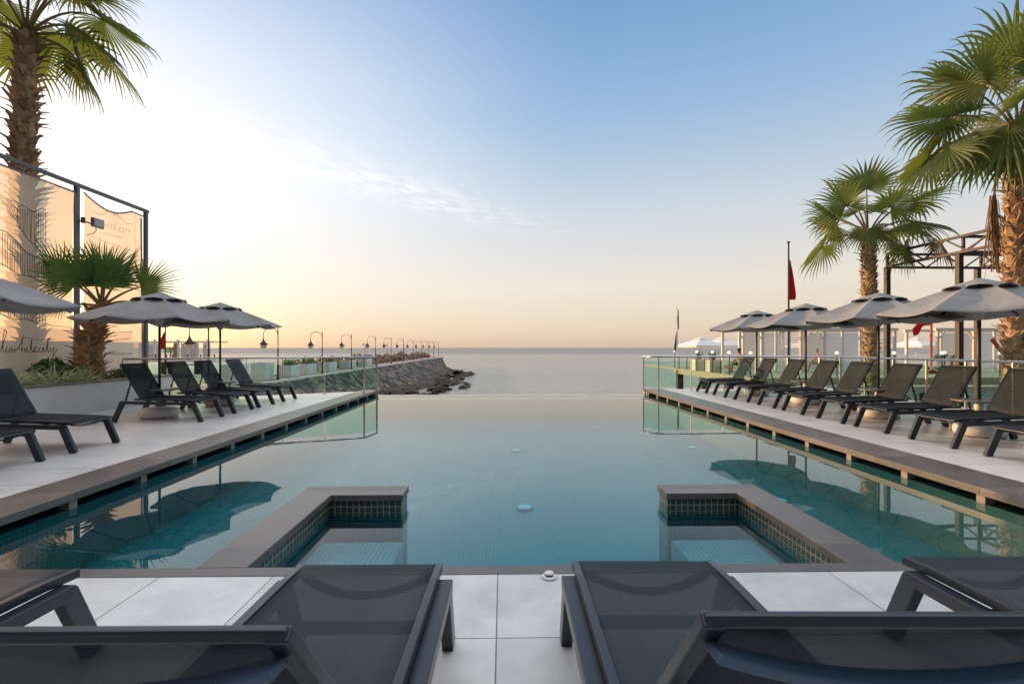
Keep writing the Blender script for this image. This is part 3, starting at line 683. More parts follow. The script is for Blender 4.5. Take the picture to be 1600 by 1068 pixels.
for x, y, rz, lb in [(-6.02, 5.30, .05, 'grey parasol cut off by the left photo edge, below the banner lettering'),
                     (-6.03, 8.72, .40, 'grey parasol spread in front of the short palm in the planter'),
                     (-6.05, 10.60, .18, 'grey parasol farthest back on the banner side, beside the hanging street lantern'),
                     (6.62, 6.70, .03, 'grey parasol nearest the viewer on the pier side, with a round table on its pole'),
                     (6.60, 8.50, .25, 'grey parasol in front of the ragged palm trunk by the steel frame'),
                     (6.62, 10.60, .10, 'grey parasol in front of the tall flagpole, second farthest on the pier side'),
                     (6.58, 12.60, .33, 'grey parasol farthest back on the pier side, before the white cabana frame')]:
    o = par if pf else copy_tree(par); pf = False
    o.location = (x, y, 0.0); o.rotation_euler = (0, 0, rz); tag(o, lb, 'parasol', GP)

# ================================================================== RAILINGS
def railing(label, path, zt=.965, spacing=.88, ends=True):
    root = empty('glass_railing', (path[0][0], path[0][1], 0), 0, label, 'railing')
    O = Vector((path[0][0], path[0][1], 0))
    P = [Vector((x, y, 0))-O for x, y in path]
    MB().tube([p+Vector((0,0,zt)) for p in P], .025, 12).build('handrail', M['steel'], root, smooth=True)
    for a, b in zip(P[:-1], P[1:]):
        d = b-a; n = max(1, round(d.length/spacing)); d.normalize(); s = Vector((-d.y, d.x, 0))
        step = (b-a).length/n
        for k in range(n+1):
            p = a + d*step*k
            if k == 0 and a != P[0]: continue
            if k == 0: p = p + d*.02
            MB().bar(p, p+Vector((0,0,zt-.02)), .045, .014, up=d).box(p.x-.05,p.x+.05,p.y-.05,p.y+.05,0.001,.012).build('post', M['steel'], root)
        for k in range(n):
            p = a+d*(step*k+.03); q = a+d*(step*(k+1)-.03)
            off = s*.0
            MB().bar(p+off+Vector((0,0,.47)), q+off+Vector((0,0,.47)), .010, .74).build('glass_panel', M['glass'], root)
    return root
railing('steel and green glass railing closing the deck below the street lamps', [(-3.62,14.18),(-3.78,13.42),(-5.65,12.68),(-8.6,11.25)])
railing('steel and green glass railing around the pier side deck corner', [(4.10,14.30),(4.42,13.85),(9.1,13.95),(9.1,3.2)])

# ================================================================== PLANTER, BANNER
t = empty('planter_wall', (-7.7, 4, 0), 0, 'long white planter wall with brown cap holding the short palm', 'planter')
def part(name, mb, m, par, **k):
    for i, v in enumerate(mb.v): mb.v[i] = (v[0]-par.location.x, v[1]-par.location.y, v[2]-par.location.z)
    return mb.build(name, m, par, **k)
part('wall', MB().box(-7.85,-7.7,-2,11.55,0.002,.555).box(-9.2,-7.85,11.4,11.55,0.002,.555), M['white_wall'], t)
part('cap', MB().box(-7.87,-7.685,-2,11.57,.556,.592).box(-9.2,-7.87,11.39,11.57,.556,.592), M['cap'], t, bevel=.004)
part('soil_bed', MB().box(-9.2,-7.86,-2,11.38,.30,.50), M['soil'], t)

BX = -9.0; BT = 4.66
t = empty('banner_screen', (BX, 6, 0), 0, 'tall translucent fabric banner on a grey steel frame behind the planter', 'banner')
fr = MB().bar((BX,-3,BT),(BX,12.60,BT),.07,.07)
part('top_rail', fr, M['steel_paint'], t)
for y in (6.2, 10.52, 12.52): part('post', MB().bar((BX+.0,y,0),(BX+.0,y,BT-.035),.075,.075), M['steel_paint'], t)
def cloth(y0, y1, z0, z1, sag, seed, topdrop):
    ny, nz = 40, 30; vs = []; fs = []
    for i in range(ny+1):
        for j in range(nz+1):
            u = i/ny; v = j/nz; y = y0+(y1-y0)*u
            zt = z1 - topdrop*math.sin(math.pi*min(1, u*1.25))**1 * (1 if u < .8 else 0) - .03*u
            z = z0+(zt-z0)*v
            inset = .05*math.sin(math.pi*v)
            y = y + (inset if u == 0 else (-inset if u == 1 else 0))
            x = BX+.045 + .05*mnoise.noise(Vector((y*.8+seed, z*.7, seed))) + .016*math.sin(y*7+z*4.5+seed)*max(0, mnoise.noise(Vector((y*.9, z*.6, seed+9)))) + .035*math.sin((y-y0)*4-(z1-z)*3.0)*math.exp(-((z1-z)/1.6))*u*(1-u)*4
            vs.append((x, y, z))
    for i in range(ny):
        for j in range(nz): a = i*(nz+1)+j; fs.append((a, a+1, a+nz+2, a+nz+1))
    return MB().add(vs, fs)
part('fabric', cloth(6.30,10.42,.62,BT-.16,0,1,.0), M['banner'], t, smooth=True)
part('fabric', cloth(2.0,6.12,.62,BT-.14,0,3,.0), M['banner'], t, smooth=True)
part('fabric', cloth(10.62,12.34,.62,BT-.12,0,5,.20), M['banner'], t, smooth=True)
# hems
hm = MB()
for y0, y1, d in ((6.30,10.42,.16),(2.0,6.12,.14)): hm.bar((BX+.05,y0,BT-d),(BX+.05,y1,BT-d-.03),.012,.035)
hm.bar((BX+.06,10.39,.7),(BX+.06,10.43,BT-.2),.03,.02).bar((BX+.06,12.33,.7),(BX+.06,12.28,BT-.24),.03,.02)
pts = [(BX+.06,10.62+1.36*k/12,BT-.13-.20*math.sin(math.pi*k/12*1.0)-.03*k/12) for k in range(13)]
hm.sweep(pts, .012, .035); hm.sweep([pts[-1],(BX+.06,12.34,BT-.18)], .012, .03)
part('hem', hm, M['steel_paint'], t)
def text_part(body, size, y, z, x, m, parent, name='lettering', space=1.0):
    cu = bpy.data.curves.new('lettering', 'FONT'); cu.body = body; cu.size = size; cu.extrude = .001; cu.space_character = space
    o = bpy.data.objects.new('tmp', cu); COL.objects.link(o)
    bpy.context.view_layer.update()
    me = bpy.data.meshes.new_from_object(o.evaluated_get(bpy.context.evaluated_depsgraph_get()))
    bpy.data.objects.remove(o)
    me.transform(Matrix.Rotation(R(90), 4, 'Z') @ Matrix.Rotation(R(90), 4, 'X')); me.materials.clear(); me.materials.append(m)
    o = bpy.data.objects.new(name, me); COL.objects.link(o); o.parent = parent
    o.location = Vector((x, y, z)) - parent.location
    return o
INKX = BX+.135
text_part('WHITE CITY', .165, 10.86, 3.90, INKX, M['ink_pale'], t, space=1.1)
text_part('RESORT HOTEL', .075, 11.02, 3.74, INKX, M['ink_pale'], t, space=1.15)
text_part('whitecityresort.com', .085, 11.18, 1.06, INKX, M['ink'], t)
lg = MB()
def stroke(mb, pts, w, x=INKX):
    mb.sweep([(x, y, z) for y, z in pts], w, .004, up=(1,0,0))
# mountain outline over the name
stroke(lg, [(10.80,4.16),(10.95,4.14),(11.10,4.22),(11.22,4.36),(11.36,4.24),(11.44,4.27),(11.58,4.20),(11.72,4.13),(11.90,4.18)], .018)
stroke(lg, [(11.30,4.29),(11.36,4.24),(11.42,4.30)], .014)
stroke(lg, [(10.70,3.60),(11.95,3.52)], .010)
stroke(lg, [(11.98,4.45),(12.0,2.6)], .010)
part('emblem', lg, M['ink_pale'], t)
# flowing handwriting along the bottom
sc = MB()
def hand(y0, z0, k, pts): return [(y0+a*k, z0+b*k) for a, b in pts]
e_ = [(0,.1),(.25,.35),(.35,.6),(.15,.75),(0,.4),(.15,.02),(.5,.05),(.7,.3)]
i_ = [(0,.3),(.15,.7),(.12,.15),(.3,0),(.5,.3)]
def loop_l(): return [(0,.3),(.5,1.6),(.75,2.6),(.5,2.9),(.3,1.8),(.25,.5),(.4,0),(.7,.3)]
u_ = [(0,.3),(.1,.7),(.05,.15),(.3,0),(.55,.6),(.5,.1),(.8,.2)]
w_ = [(0,.3),(.1,.7),(.1,.1),(.4,.5),(.45,.1),(.8,.6),(1.0,.6)]
h_ = [(0,.3),(.4,1.5),(.65,2.2),(.45,1.2),(.35,0),(.55,.6),(.8,.55),(.8,.1),(1.05,.2)]
t_ = [(0,.3),(.2,1.3),(.3,1.9),(.2,.4),(.35,0),(.6,.3)]
c_ = [(.5,.6),(.2,.6),(.05,.25),(.3,0),(.7,.25)]
y_ = [(0,.6),(.1,.2),(.35,.15),(.6,.7),(.5,-.4),(.3,-1.6),(.1,-1.9),(.15,-1.2),(.7,-.1),(1.1,.4)]
yy = 8.62; z0 = 1.13; k = .145
for g, adv in ((e_,.62),(u_,.72),(loop_l(),.62),(u_,.7),(w_,.9),(h_,.98),(i_,.5),(t_,.55),(e_,.62),(c_,.62),(i_,.48),(t_,.55),(y_,.9)):
    stroke(sc, hand(yy, z0, k, g), .011); yy += adv*k
stroke(sc, [(9.42,1.37),(9.78,1.39)], .010)
stroke(sc, [(9.05,1.40),(9.35,1.41)], .008)
part('handwriting', sc, M['lamp_iron'], t)
# sketched balconies printed on the fabric
sk = MB()
def sketch(y0, y1, zl0, zl1, h0, h1, nb, w=.016):
    n = 8
    stroke(sk, [(y0+(y1-y0)*q/n, zl0+(zl1-zl0)*q/n + .05*math.sin(q*1.1)) for q in range(n+1)], w)
    stroke(sk, [(y0+(y1-y0)*q/n, zl0-h0+(zl1-h1-zl0+h0)*q/n + .03*math.sin(q*1.3+1)) for q in range(n+1)], w)
    for q in range(nb+1):
        u = q/nb; y = y0+(y1-y0)*u
        stroke(sk, [(y, zl0+(zl1-zl0)*u-.01), (y+.02*random.uniform(-1,1), zl0-h0+(zl1-h1-zl0+h0)*u)], w*.6)
sketch(9.12, 9.66, 3.78, 3.86, .35, .90, 12)
sketch(8.80, 9.72, 3.30, 2.80, .62, .36, 20)
sketch(8.70, 9.66, 2.04, 1.96, .22, .30, 16)
for a in range(5): stroke(sk, [(8.75+.06*a,3.95-.02*a),(8.9+.05*a,3.75),(9.02+.03*a,3.55)], .007)
part('sketch_drawing', sk, M['ink'], t)
# floodlight clamped on the post
f = empty('floodlight', (BX+.10, 10.62, 3.92), R(0), 'grey square floodlight clamped to the banner post', 'floodlight')
MB().box(.06,.13,.04,.34,-.10,.10).build('housing', M['steel_paint'], f, bevel=.02)
MB().box(.131,.136,.06,.32,-.08,.08).build('lens', M['grey_plastic'], f)
MB().sweep([(-.06,-.08,-.02),(.02,.0,-.02),(.07,.10,-.05)], .03, .02).box(-.02,.03,-.1,-.04,-.06,.06).build('bracket', M['rust'], f)
MB().tube([(.08,.17,-.10),(.08,.17,-.17),(.06,.10,-.25),(.02,.0,-.3)], .008, 6).build('cable', M['black_rubber'], f)
# wall behind the banner
t = empty('boundary_wall', (-10.9, 6, 0), 0, 'white boundary wall standing behind the banner', 'wall')
part('wall', MB().box(-11.0,-10.8,-6,14.5,-4.2,1.68), M['white_wall'], t)

# ================================================================== PALMS
def frond_mesh(hub, axis, normal, Rd, rng, nseg=34, spread=150, droop=.5, split=.5, cup=.25, steps=8):
    axis = axis.normalized(); side = axis.cross(normal).normalized(); normal = side.cross(axis).normalized()
    vs = []; fs = []; dphi = R(2*spread)/nseg
    G = Vector((0,0,-1))
    for s in range(nseg):
        phi = -R(spread)+dphi*(s+.5)
        L = Rd*(.74+.34*math.cos(phi*.62))*rng.uniform(.86,1.10)
        e = (axis*math.cos(phi)+side*math.sin(phi) - normal*cup*abs(math.sin(phi))**1.5 + normal*.06*(1 if s % 2 else -1)*0.0).normalized()
        sd = normal.cross(e).normalized()
        p = hub.copy(); d = e.copy(); base = len(vs)
        st = L/steps; sp = split*rng.uniform(.85,1.15); dr = droop*rng.uniform(.7,1.3); fr_ = .35 if rng.random() < .25 else 0
        half = math.tan(dphi/2); jit = rng.uniform(-.25,.25)
        for k in range(steps+1):
            tt = k/steps
            if tt <= sp: w = L*tt*half*1.03
            else: w = L*sp*half*(.25+.75*(1-(tt-sp)/(1-sp))**1.6)*min(1, (1-tt)*6+.1)
            w = max(w, .0015)
            wv = sd*w; fold = normal*(w*.55)
            vs += [p-wv-fold, p+fold*.2, p+wv-fold]
            wgt = .25*max(0, tt-.30) + .75*(max(0, tt-sp*.95)/(1-sp*.95))**.85
            d = (d + G*dr*wgt*(8/steps)*(1+fr_) + sd*jit*max(0, tt-sp)).normalized()
            p = p + d*st
        for k in range(steps):
            a = base+k*3; fs += [(a,a+1,a+4,a+3),(a+1,a+2,a+5,a+4)]
    return vs, fs
def add_frond(root, crown, az, el, Lp, Rd, rng, m, droop=.5, pet_droop=.25, split=.5, spread=150, cup=.25, nseg=34, roll=0.0, name='frond', blade_tilt=0.0, steps=8, label=None):
    d = Vector((math.cos(az)*math.cos(el), math.sin(az)*math.cos(el), math.sin(el)))
    pts = [crown.copy()+d*.08]; cur = d.copy(); n = 8; p = pts[0].copy()
    for k in range(n):
        cur = (cur+Vector((0,0,-1))*pet_droop*.18*(k+1)/n*2).normalized(); p = p+cur*Lp/n; pts.append(p.copy())
    up = Vector((0,0,1)); side = cur.cross(up)
    if side.length < .1: side = Vector((-math.sin(az), math.cos(az), 0))
    side.normalize(); nrm = side.cross(cur).normalized()
    nrm = (Matrix.Rotation(roll, 3, cur) @ nrm)
    ax = (Matrix.Rotation(blade_tilt, 3, side) @ cur); nrm2 = (Matrix.Rotation(blade_tilt, 3, side) @ nrm)
    mb = MB(); vs, fs = frond_mesh(p, ax, nrm2, Rd, rng, nseg, spread, droop, split, cup, steps); mb.add(vs, fs)
    fo = mb.build(name, m, root, smooth=False)
    if label: fo['label'] = label
    pm = M['petiole'] if m is not M['frond_dry'] else M['frond_dry']
    MB().tube(pts+[p+ax*Rd*.12], [.030-.018*k/len(pts) for k in range(len(pts))]+[.006], 7).build('petiole', pm, fo, smooth=True)
    return fo
def palm_trunk(root, h, r0, r1, rng, nboot, bl=.16, bw=.10, bend=(0,0), out=.10, lo=0.0):
    n = 24; pts = []; rs = []
    for k in range(n+1):
        u = k/n; pts.append(Vector((bend[0]*u*u, bend[1]*u*u, h*u))); rs.append(r0+(r1-r0)*u)
    mb = MB().tube(pts, rs, 16)
    for k in range(nboot):
        u = lo+(1-lo)*(k+.5+rng.uniform(-1,1))/nboot; u = min(1, max(0, u)); a = k*2.39996+rng.uniform(-.35,.35); z = h*u
        c = Vector((bend[0]*u*u, bend[1]*u*u, z)); r = r0+(r1-r0)*u
        e = Vector((math.cos(a), math.sin(a), 0)); s = Vector((-math.sin(a), math.cos(a), 0)); up = Vector((0,0,1))
        l = bl*rng.uniform(.45,1.25); w = bw*rng.uniform(.75,1.25); o = out*rng.uniform(.25,1.5)
        if rng.random() < .16: o *= 1.7; l *= .7
        tw = s*rng.uniform(-.07,.07)*bl/.16
        b0 = c+e*(r-.012); m0 = c+e*(r+o*.35)+up*l*.5+tw*.4; t0 = c+e*(r+o)+up*l*rng.uniform(.6,1)+tw
        th = .016; cu = rng.uniform(-.3,.5)
        vs = [b0-s*w/2, b0+s*w/2, b0+s*w/2+e*th-up*.02, b0-s*w/2+e*th-up*.02,
              m0-s*w*.40-e*w*.12, m0+s*w*.40-e*w*.12, m0+s*w*.30+e*th, m0-s*w*.30+e*th,
              t0-s*w*.16, t0+s*w*.20, t0+s*w*.17+e*th*.6+up*.02*cu, t0-s*w*.12+e*th*.6-up*.02*cu]
        f = []
        for q in (0,4):
            f += [(q,q+1,q+5,q+4),(q+1,q+2,q+6,q+5),(q+2,q+3,q+7,q+6),(q+3,q,q+4,q+7)]
        f.append((8,9,10,11)); mb.add(vs, f)
    return mb.build('trunk', M['trunk'], root), pts[-1]

# big palm behind the banner
rng = random.Random(11)
p = empty('palm_tree', (-9.76, 10.12, -.3), 0, 'tall palm with ragged trunk rising behind the banner', 'palm tree')
tr, top = palm_trunk(p, 7.85, .19, .165, rng, 460, .22, .13, (.12,-.02), .15)
BIG = [(42, 30, 1.40, 1.0, .55, .85, 10, .55), (30, 4, .85, .85, .8, .9, 12, -.5), (64, 16, 1.0, .9, .8, .9, 8, .3), (20, 40, 1.0, .95, .7, .8, 10, .3), (44, 58, 1.5, 1.2, .6, .8, 15, 0), (25, 70, 1.3, 1.1, .5, .7, 12, .4),
       (222, 40, 1.4, 1.15, .7, .9, 12, .2), (230, 5, 1.1, 1.05, .9, .9, 12, 0), (205, 20, 1.3, 1.1, .8, .9, 10, .3), (250, 62, 1.4, 1.15, .6, .8, 12, 0),
       (135, 40, 1.3, 1.1, .6, .9, 10, 0), (160, 65, 1.3, 1.1, .5, .8, 10, .3), (100, 55, 1.3, 1.1, .6, .8, 10, -.3), (320, 72, 1.2, 1.1, .5, .7, 10, 0), (0, 66, 1.4, 1.15, .5, .8, 10, .3), (280, 74, 1.3, 1.1, .5, .7, 10, -.2), (70, 78, 1.4, 1.1, .4, .6, 10, 0)]
for az, el, Lp, Rd, dr, pd, bt, ro in BIG:
    add_frond(p, top, R(az), R(el), Lp, Rd, rng, M['frond'], droop=dr, pet_droop=pd, split=.46, nseg=36, roll=ro, blade_tilt=-R(bt))
# short palm in the planter
rng = random.Random(5)
p = empty('palm_tree', (-8.35, 10.0, .48), 0, 'short broad palm with shaggy brown trunk growing in the white planter', 'palm tree')
tr, top = palm_trunk(p, 1.58, .25, .12, rng, 190, .17, .12, (.20,.1), .20)
SHORT = [(-48, 70, .42, 1.0, .05, 38, 0), (-20, 82, .45, .95, .04, 18, 0), (-100, 50, .60, .9, .10, 8, 1.2), (205, 50, .85, .95, .10, 5, 1.0), (160, 70, .6, .9, .08, 10, .3),
         (46, 42, .80, .9, .12, 0, -1.0), (20, 66, .6, .9, .08, 10, .2), (-130, 6, .55, .65, .30, 0, .3), (10, 20, .5, .7, .3, 0, .3), (100, 76, .6, .9, .08, 0, .4), (-75, 64, .40, .85, .08, 25, -.3)]
for az, el, Lp, Rd, dr, bt, ro in SHORT:
    add_frond(p, top, R(az), R(el), Lp*.9, Rd*.84, rng, M['frond_dark'], droop=dr, pet_droop=.25, split=.46, nseg=28, roll=ro, spread=98, cup=.08, blade_tilt=R(bt))
# palm by the steel frame
rng = random.Random(23)
p = empty('palm_tree', (9.98, 13.1, -1.9), 0, 'mid-sized palm with orange-brown trunk left of the brown steel frame', 'palm tree')
tr, top = palm_trunk(p, 6.15, .165, .155, rng, 420, .13, .10, (-.1,0), .08)
P1 = [(150, 48, .85, 1.0, .45, .4, 25, .2, 0), (225, 82, 1.15, 1.0, .20, .2, 30, 0, 0), (-30, 55, 1.25, .95, .45, .6, 10, -.3, 0), (-40, 32, 1.0, 1.0, .55, .6, 0, .5, 0), (233, 28, .45, .72, .7, .6, -35, 0, 0),
      (146, 14, 1.05, .95, .6, .7, -10, .4, 0), (-34, 10, 1.55, .75, .9, .7, -20, .5, 1), (-62, -4, .9, .8, .8, .8, -25, .2, 0), (185, 60, .95, .9, .4, .4, 20, .4, 0), (20, 36, 1.2, .95, .6, .6, 0, -.3, 0), (285, 58, .8, .9, .5, .5, 10, -.4, 0), (100, 72, 1.2, .9, .4, .4, 10, .3, 0), (60, 60, 1.2, .95, .5, .5, 0, 0, 0), (95, 45, 1.2, .9, .5, .6, 0, .9, 0)]
for az, el, Lp, Rd, dr, pd, bt, ro, dry in P1:
    add_frond(p, top, R(az), R(el), Lp, Rd, rng, M['frond_dry'] if dry else M['frond'], droop=dr, pet_droop=pd, split=.5, nseg=32, roll=ro, blade_tilt=R(bt), spread=135, label='dried brown frond' if dry else None)
# big palm at the right edge
rng = random.Random(31)
p = empty('palm_tree', (9.95, 9.35, -1.9), 0, 'large palm with drooping fan fronds at the right photo edge', 'palm tree')
tr, top = palm_trunk(p, 7.3, .18, .17, rng, 460, .16, .12, (.05,0), .11)
P2 = [(150, 42, 1.10, 1.2, .75, .45, 5, .3), (180, 66, 1.05, 1.1, .6, .4, 20, 0), (200, 86, 1.35, 1.15, .55, .2, 20, 0), (133, 18, 1.35, 1.0, .9, .7, -5, .4), (165, 12, 1.15, 1.05, .9, .6, -10, -.3), (213, 14, .55, 1.35, .35, .4, -42, 0),
      (110, 50, 1.2, 1.1, .8, .5, 0, -.3), (140, 65, 1.35, 1.1, .8, .5, 5, .4), (240, 45, 1.0, 1.1, .7, .5, 10, .3), (280, 30, 1.1, 1.1, .8, .6, 0, 0), (320, 45, 1.2, 1.1, .8, .6, 0, .3), (0, 60, 1.2, 1.1, .7, .5, 0, 0),
      (40, 40, 1.2, 1.1, .8, .6, 0, 0), (75, 25, 1.2, 1.0, .8, .6, 0, .3), (260, 75, 1.2, 1.1, .6, .4, 10, 0), (225, -12, .7, .95, .8, .6, -30, .2)]
for az, el, Lp, Rd, dr, pd, bt, ro in P2:
    add_frond(p, top, R(az), R(el), Lp, Rd, rng, M['frond'], droop=dr, pet_droop=pd, split=.5, nseg=38, roll=ro, blade_tilt=R(bt))
for k, (dx, dy, L_) in enumerate([(-.62,-.15,1.35),(-.05,-.35,1.5),(.35,.3,1.4)]):
    c = top+Vector((dx, dy, -1.35)); rr = random.Random(50+k); mb = MB()
    for q in range(95):
        a = rr.uniform(0, 6.28); r_ = rr.uniform(.01,.07); l = L_*rr.uniform(.35,1.1); fl = rr.uniform(.2,1.3)
        q0 = c+Vector((r_*math.cos(a), r_*math.sin(a), rr.uniform(-.1,.1))); q1 = q0+Vector((math.cos(a)*.04*fl, math.sin(a)*.04*fl, -l*.5)); q2 = q1+Vector((math.cos(a)*.03*fl+rr.uniform(-.07,.07), math.sin(a)*.03*fl+rr.uniform(-.07,.07), -l*.5))
        mb.sweep([q0, q1, q2], rr.uniform(.007,.017), .003, up=(math.cos(a), math.sin(a), 0))
    mb.tube([top+Vector((dx*.2,dy*.2,.0)), top+Vector((dx*.8,dy*.8,-.3)), c], [.03,.025,.02], 6)
    o = mb.build('frond', M['frond_dry'], p); o['label'] = 'dead brown frond hanging straight down'

# ================================================================== PLANTS in the planter
def strap_plant(name, loc, n, L_, m, rng, label, cat, group, w=.022, up=.75):
    root = empty(name, loc, rng.uniform(0,6), label, cat, group); mb = MB()
    for k in range(n):
        az = rng.uniform(0, 6.283); el = rng.uniform(.5, 1.35)*up; d = Vector((math.cos(az)*math.cos(el), math.sin(az)*math.cos(el), math.sin(el)))
        s = Vector((-math.sin(az), math.cos(az), 0)); p_ = Vector((rng.uniform(-.04,.04), rng.uniform(-.04,.04), 0)); L1 = L_*rng.uniform(.6,1.15); vs = []; st = 7
        for q in range(st+1):
            tt = q/st; ww = w*(.6+.8*tt if tt < .4 else 1.0*(1-tt)/.6+.05)*.5
            vs += [p_-s*ww, p_-Vector((0,0,ww*.5)), p_+s*ww]; d = (d+Vector((0,0,-1))*.30*tt).normalized(); p_ = p_+d*L1/st
        fs = []
        for q in range(st): a = q*3; fs += [(a,a+1,a+4,a+3),(a+1,a+2,a+5,a+4)]
        mb.add(vs, fs)
    mb.build('foliage', m, root); return root
rng = random.Random(3)
for k, (x, y) in enumerate([(-8.05,7.3),(-8.2,7.75),(-8.0,8.15),(-8.25,8.55),(-8.0,8.85),(-8.1,9.2),(-8.45,8.9),(-8.4,7.4),(-8.0,9.5)]):
    strap_plant('spider_plant', (x, y, .49), 60, .66, M['leaf_varieg'], rng, 'pale striped spider plant in the planter before the banner lettering', 'plant', 'spider plants in the white planter')
def leafy(name, loc, n, rad, h, m, rng, label, cat, ls=.09, group=None):
    root = empty(name, loc, 0, label, cat, group); mb = MB(); st = MB()
    for k in range(n):
        a = rng.uniform(0,6.283); r_ = rad*math.sqrt(rng.random()); z = h*rng.uniform(.15,1)*(1-.35*(r_/rad)**2)
        c = Vector((r_*math.cos(a), r_*math.sin(a), z)); nrm = Vector((math.cos(a)+rng.uniform(-.6,.6), math.sin(a)+rng.uniform(-.6,.6), rng.uniform(-.1,1))).normalized()
        u = nrm.orthogonal().normalized(); u = Matrix.Rotation(rng.uniform(0,6.28), 3, nrm) @ u; v = nrm.cross(u); l = ls*rng.uniform(.6,1.3)
        mb.add([c-u*l, c+v*l*.35+nrm*l*.1, c+u*l, c-v*l*.35+nrm*l*.1], [(0,1,2,3)])
        if k % 9 == 0: st.tube([Vector((c.x*.2,c.y*.2,0)), Vector((c.x*.6,c.y*.6,z*.55)), c], .006, 5)
    mb.build('foliage', m, root); st.build('stem', M['trunk'], root); return root
leafy('shrub', (-8.55, 9.45, .49), 260, .32, .52, M['leaf_shrub'], rng, 'dark green broad-leaved shrub beside the short palm trunk', 'shrub', .11)
leafy('shrub', (-8.25, 10.9, .49), 300, .45, .30, M['leaf_shrub'], rng, 'low bright green shrub in the planter right of the short palm', 'shrub', .06)
strap_plant('agave', (-8.05, 10.75, .49), 30, .42, M['frond_dark'], rng, 'spiky green agave behind the lounger right of the short palm', 'plant', None, .03, 1.0)
leafy('shrub', (10.25, 12.3, -1.9), 500, .55, 1.9, M['leaf_shrub'], rng, 'dark shrub behind the glass at the foot of the mid-sized palm', 'shrub', .10)
leafy('shrub', (10.35, 8.75, -1.9), 500, .50, 2.1, M['leaf_shrub'], rng, 'dark shrub behind the glass at the foot of the right edge palm', 'shrub', .11)

# ================================================================== STREET LAMPS on the breakwater
def make_lamp():
    root = empty('street_lamp'); h = 4.0
    MB().lathe([(.12,0),(.12,.10),(.075,.16),(.07,1.0),(.085,1.03),(.07,1.08),(.05,1.12),(.048,2.2),(.062,2.23),(.062,2.30),(.04,2.34),(.036,3.75),(.03,3.8),(.012,3.9),(.004,4.05)], 14).build('pole', M['lamp_iron'], root, smooth=True)
    pts = [(-.03-.0,0,3.35)]+[(-.55+.52*math.cos(a), 0, 3.42+.42*math.sin(a)) for a in [math.pi*k/14 for k in range(1,14)]]+[(-1.07,0,3.42),(-1.07,0,3.0)]
    MB().tube(pts, .022, 8).build('arm', M['lamp_iron'], root, smooth=True)
    sh = MB().lathe([(.03,3.05),(.05,3.02),(.08,2.90),(.13,2.84),(.16,2.76),(.36,2.62),(.35,2.60),(.14,2.70),(.02,2.72)], 20, (-1.07,0,0)).build('shade', M['lamp_iron'], root, smooth=True)
    MB().ball((-1.07,0,2.50), .235, 18, 12, (1,1,.9)).build('globe', M['globe'], root, smooth=True)
    return root
lamp = make_lamp()
for i, y in enumerate([28.2, 36.8, 45.6, 54.3, 64.5, 73.5, 82.5, 91.5, 100.5, 109.5, 118.5, 127.0]):
    o = lamp if i == 0 else copy_tree(lamp)
    o.location = (-16.7 if i > 1 else -16.75, y, PZ)
    lb = ['globe street lamp hanging just under the farthest banner side parasol', 'nearest fully visible street lamp on the breakwater, left of the white planters',
          'street lamp second in line behind the railing, standing by the boulder pile', 'street lamp third in line behind the railing', 'street lamp rising over the end of the left glass railing'][i] if i < 5 else 'small distant street lamp in the row along the breakwater kerb'
    tag(o, lb, 'street lamp', 'street lamps along the breakwater')
# thin lamps on the seaward side
tl = empty('lamp_post'); MB().tube([(0,0,0),(0,0,2.9),(-.1,0,3.0)], .03, 8).build('pole', M['lamp_iron'], tl); MB().ball((-.22,0,2.75), .09, 10, 7).tube([(-.1,0,3.0),(-.2,0,2.95),(-.22,0,2.84)], .02, 6).build('lantern', M['lamp_iron'], tl)
for i, y in enumerate([66, 79, 92, 105]):
    o = tl if i == 0 else copy_tree(tl); o.location = (-18.5, y, PZ); tag(o, 'thin small lamp post on the seaward edge of the breakwater', 'lamp post', 'thin lamp posts on the seaward edge')
# white planters with greenery
rng = random.Random(9)
for i, (x, y, l, lb) in enumerate([(-17.9, 33.0, 1.6, 'large white block planter nearest the deck, left of the first full street lamp'), (-17.7, 36.4, 1.3, 'white block planter with red stain beside the first full street lamp'),
                                   (-17.6, 40.6, 1.7, 'white planter box with flowers right behind the first full street lamp'), (-17.6, 44.2, 2.0, 'white planter box with low shrub between the first two full street lamps'),
                                   (-17.6, 49.5, 2.4, 'long white planter box behind the second full street lamp'), (-17.6, 56, 2.6, 'white planter box below the third full street lamp'), (-17.6, 63, 2.6, 'white planter box farthest along the breakwater')]):
    t = empty('planter_box', (x, y, PZ), 0, lb, 'planter', 'white planters on the breakwater')
    hh = 1.25 if i < 2 else .95
    MB().box(-.55,.55,-l/2,l/2,.001,hh).build('box', M['white_wall'], t, bevel=.02)
    MB().box(-.45,.45,-l/2+.1,l/2-.1,hh,hh+.02).build('soil_bed', M['soil'], t)
    if i > 1:
        g = MB(); rr = random.Random(i)
        for q in range(120):
            c = Vector((rr.uniform(-.4,.4), rr.uniform(-l/2+.1,l/2-.1), hh+rr.uniform(.02,.45))); n_ = Vector((rr.uniform(-1,1), rr.uniform(-1,1), rr.uniform(0,1))).normalized(); u = n_.orthogonal().normalized(); v = n_.cross(u); s_ = rr.uniform(.08,.16)
            g.add([c-u*s_, c+v*s_*.5, c+u*s_, c-v*s_*.5], [(0,1,2,3)])
        g.build('foliage', M['leaf_shrub'], t)
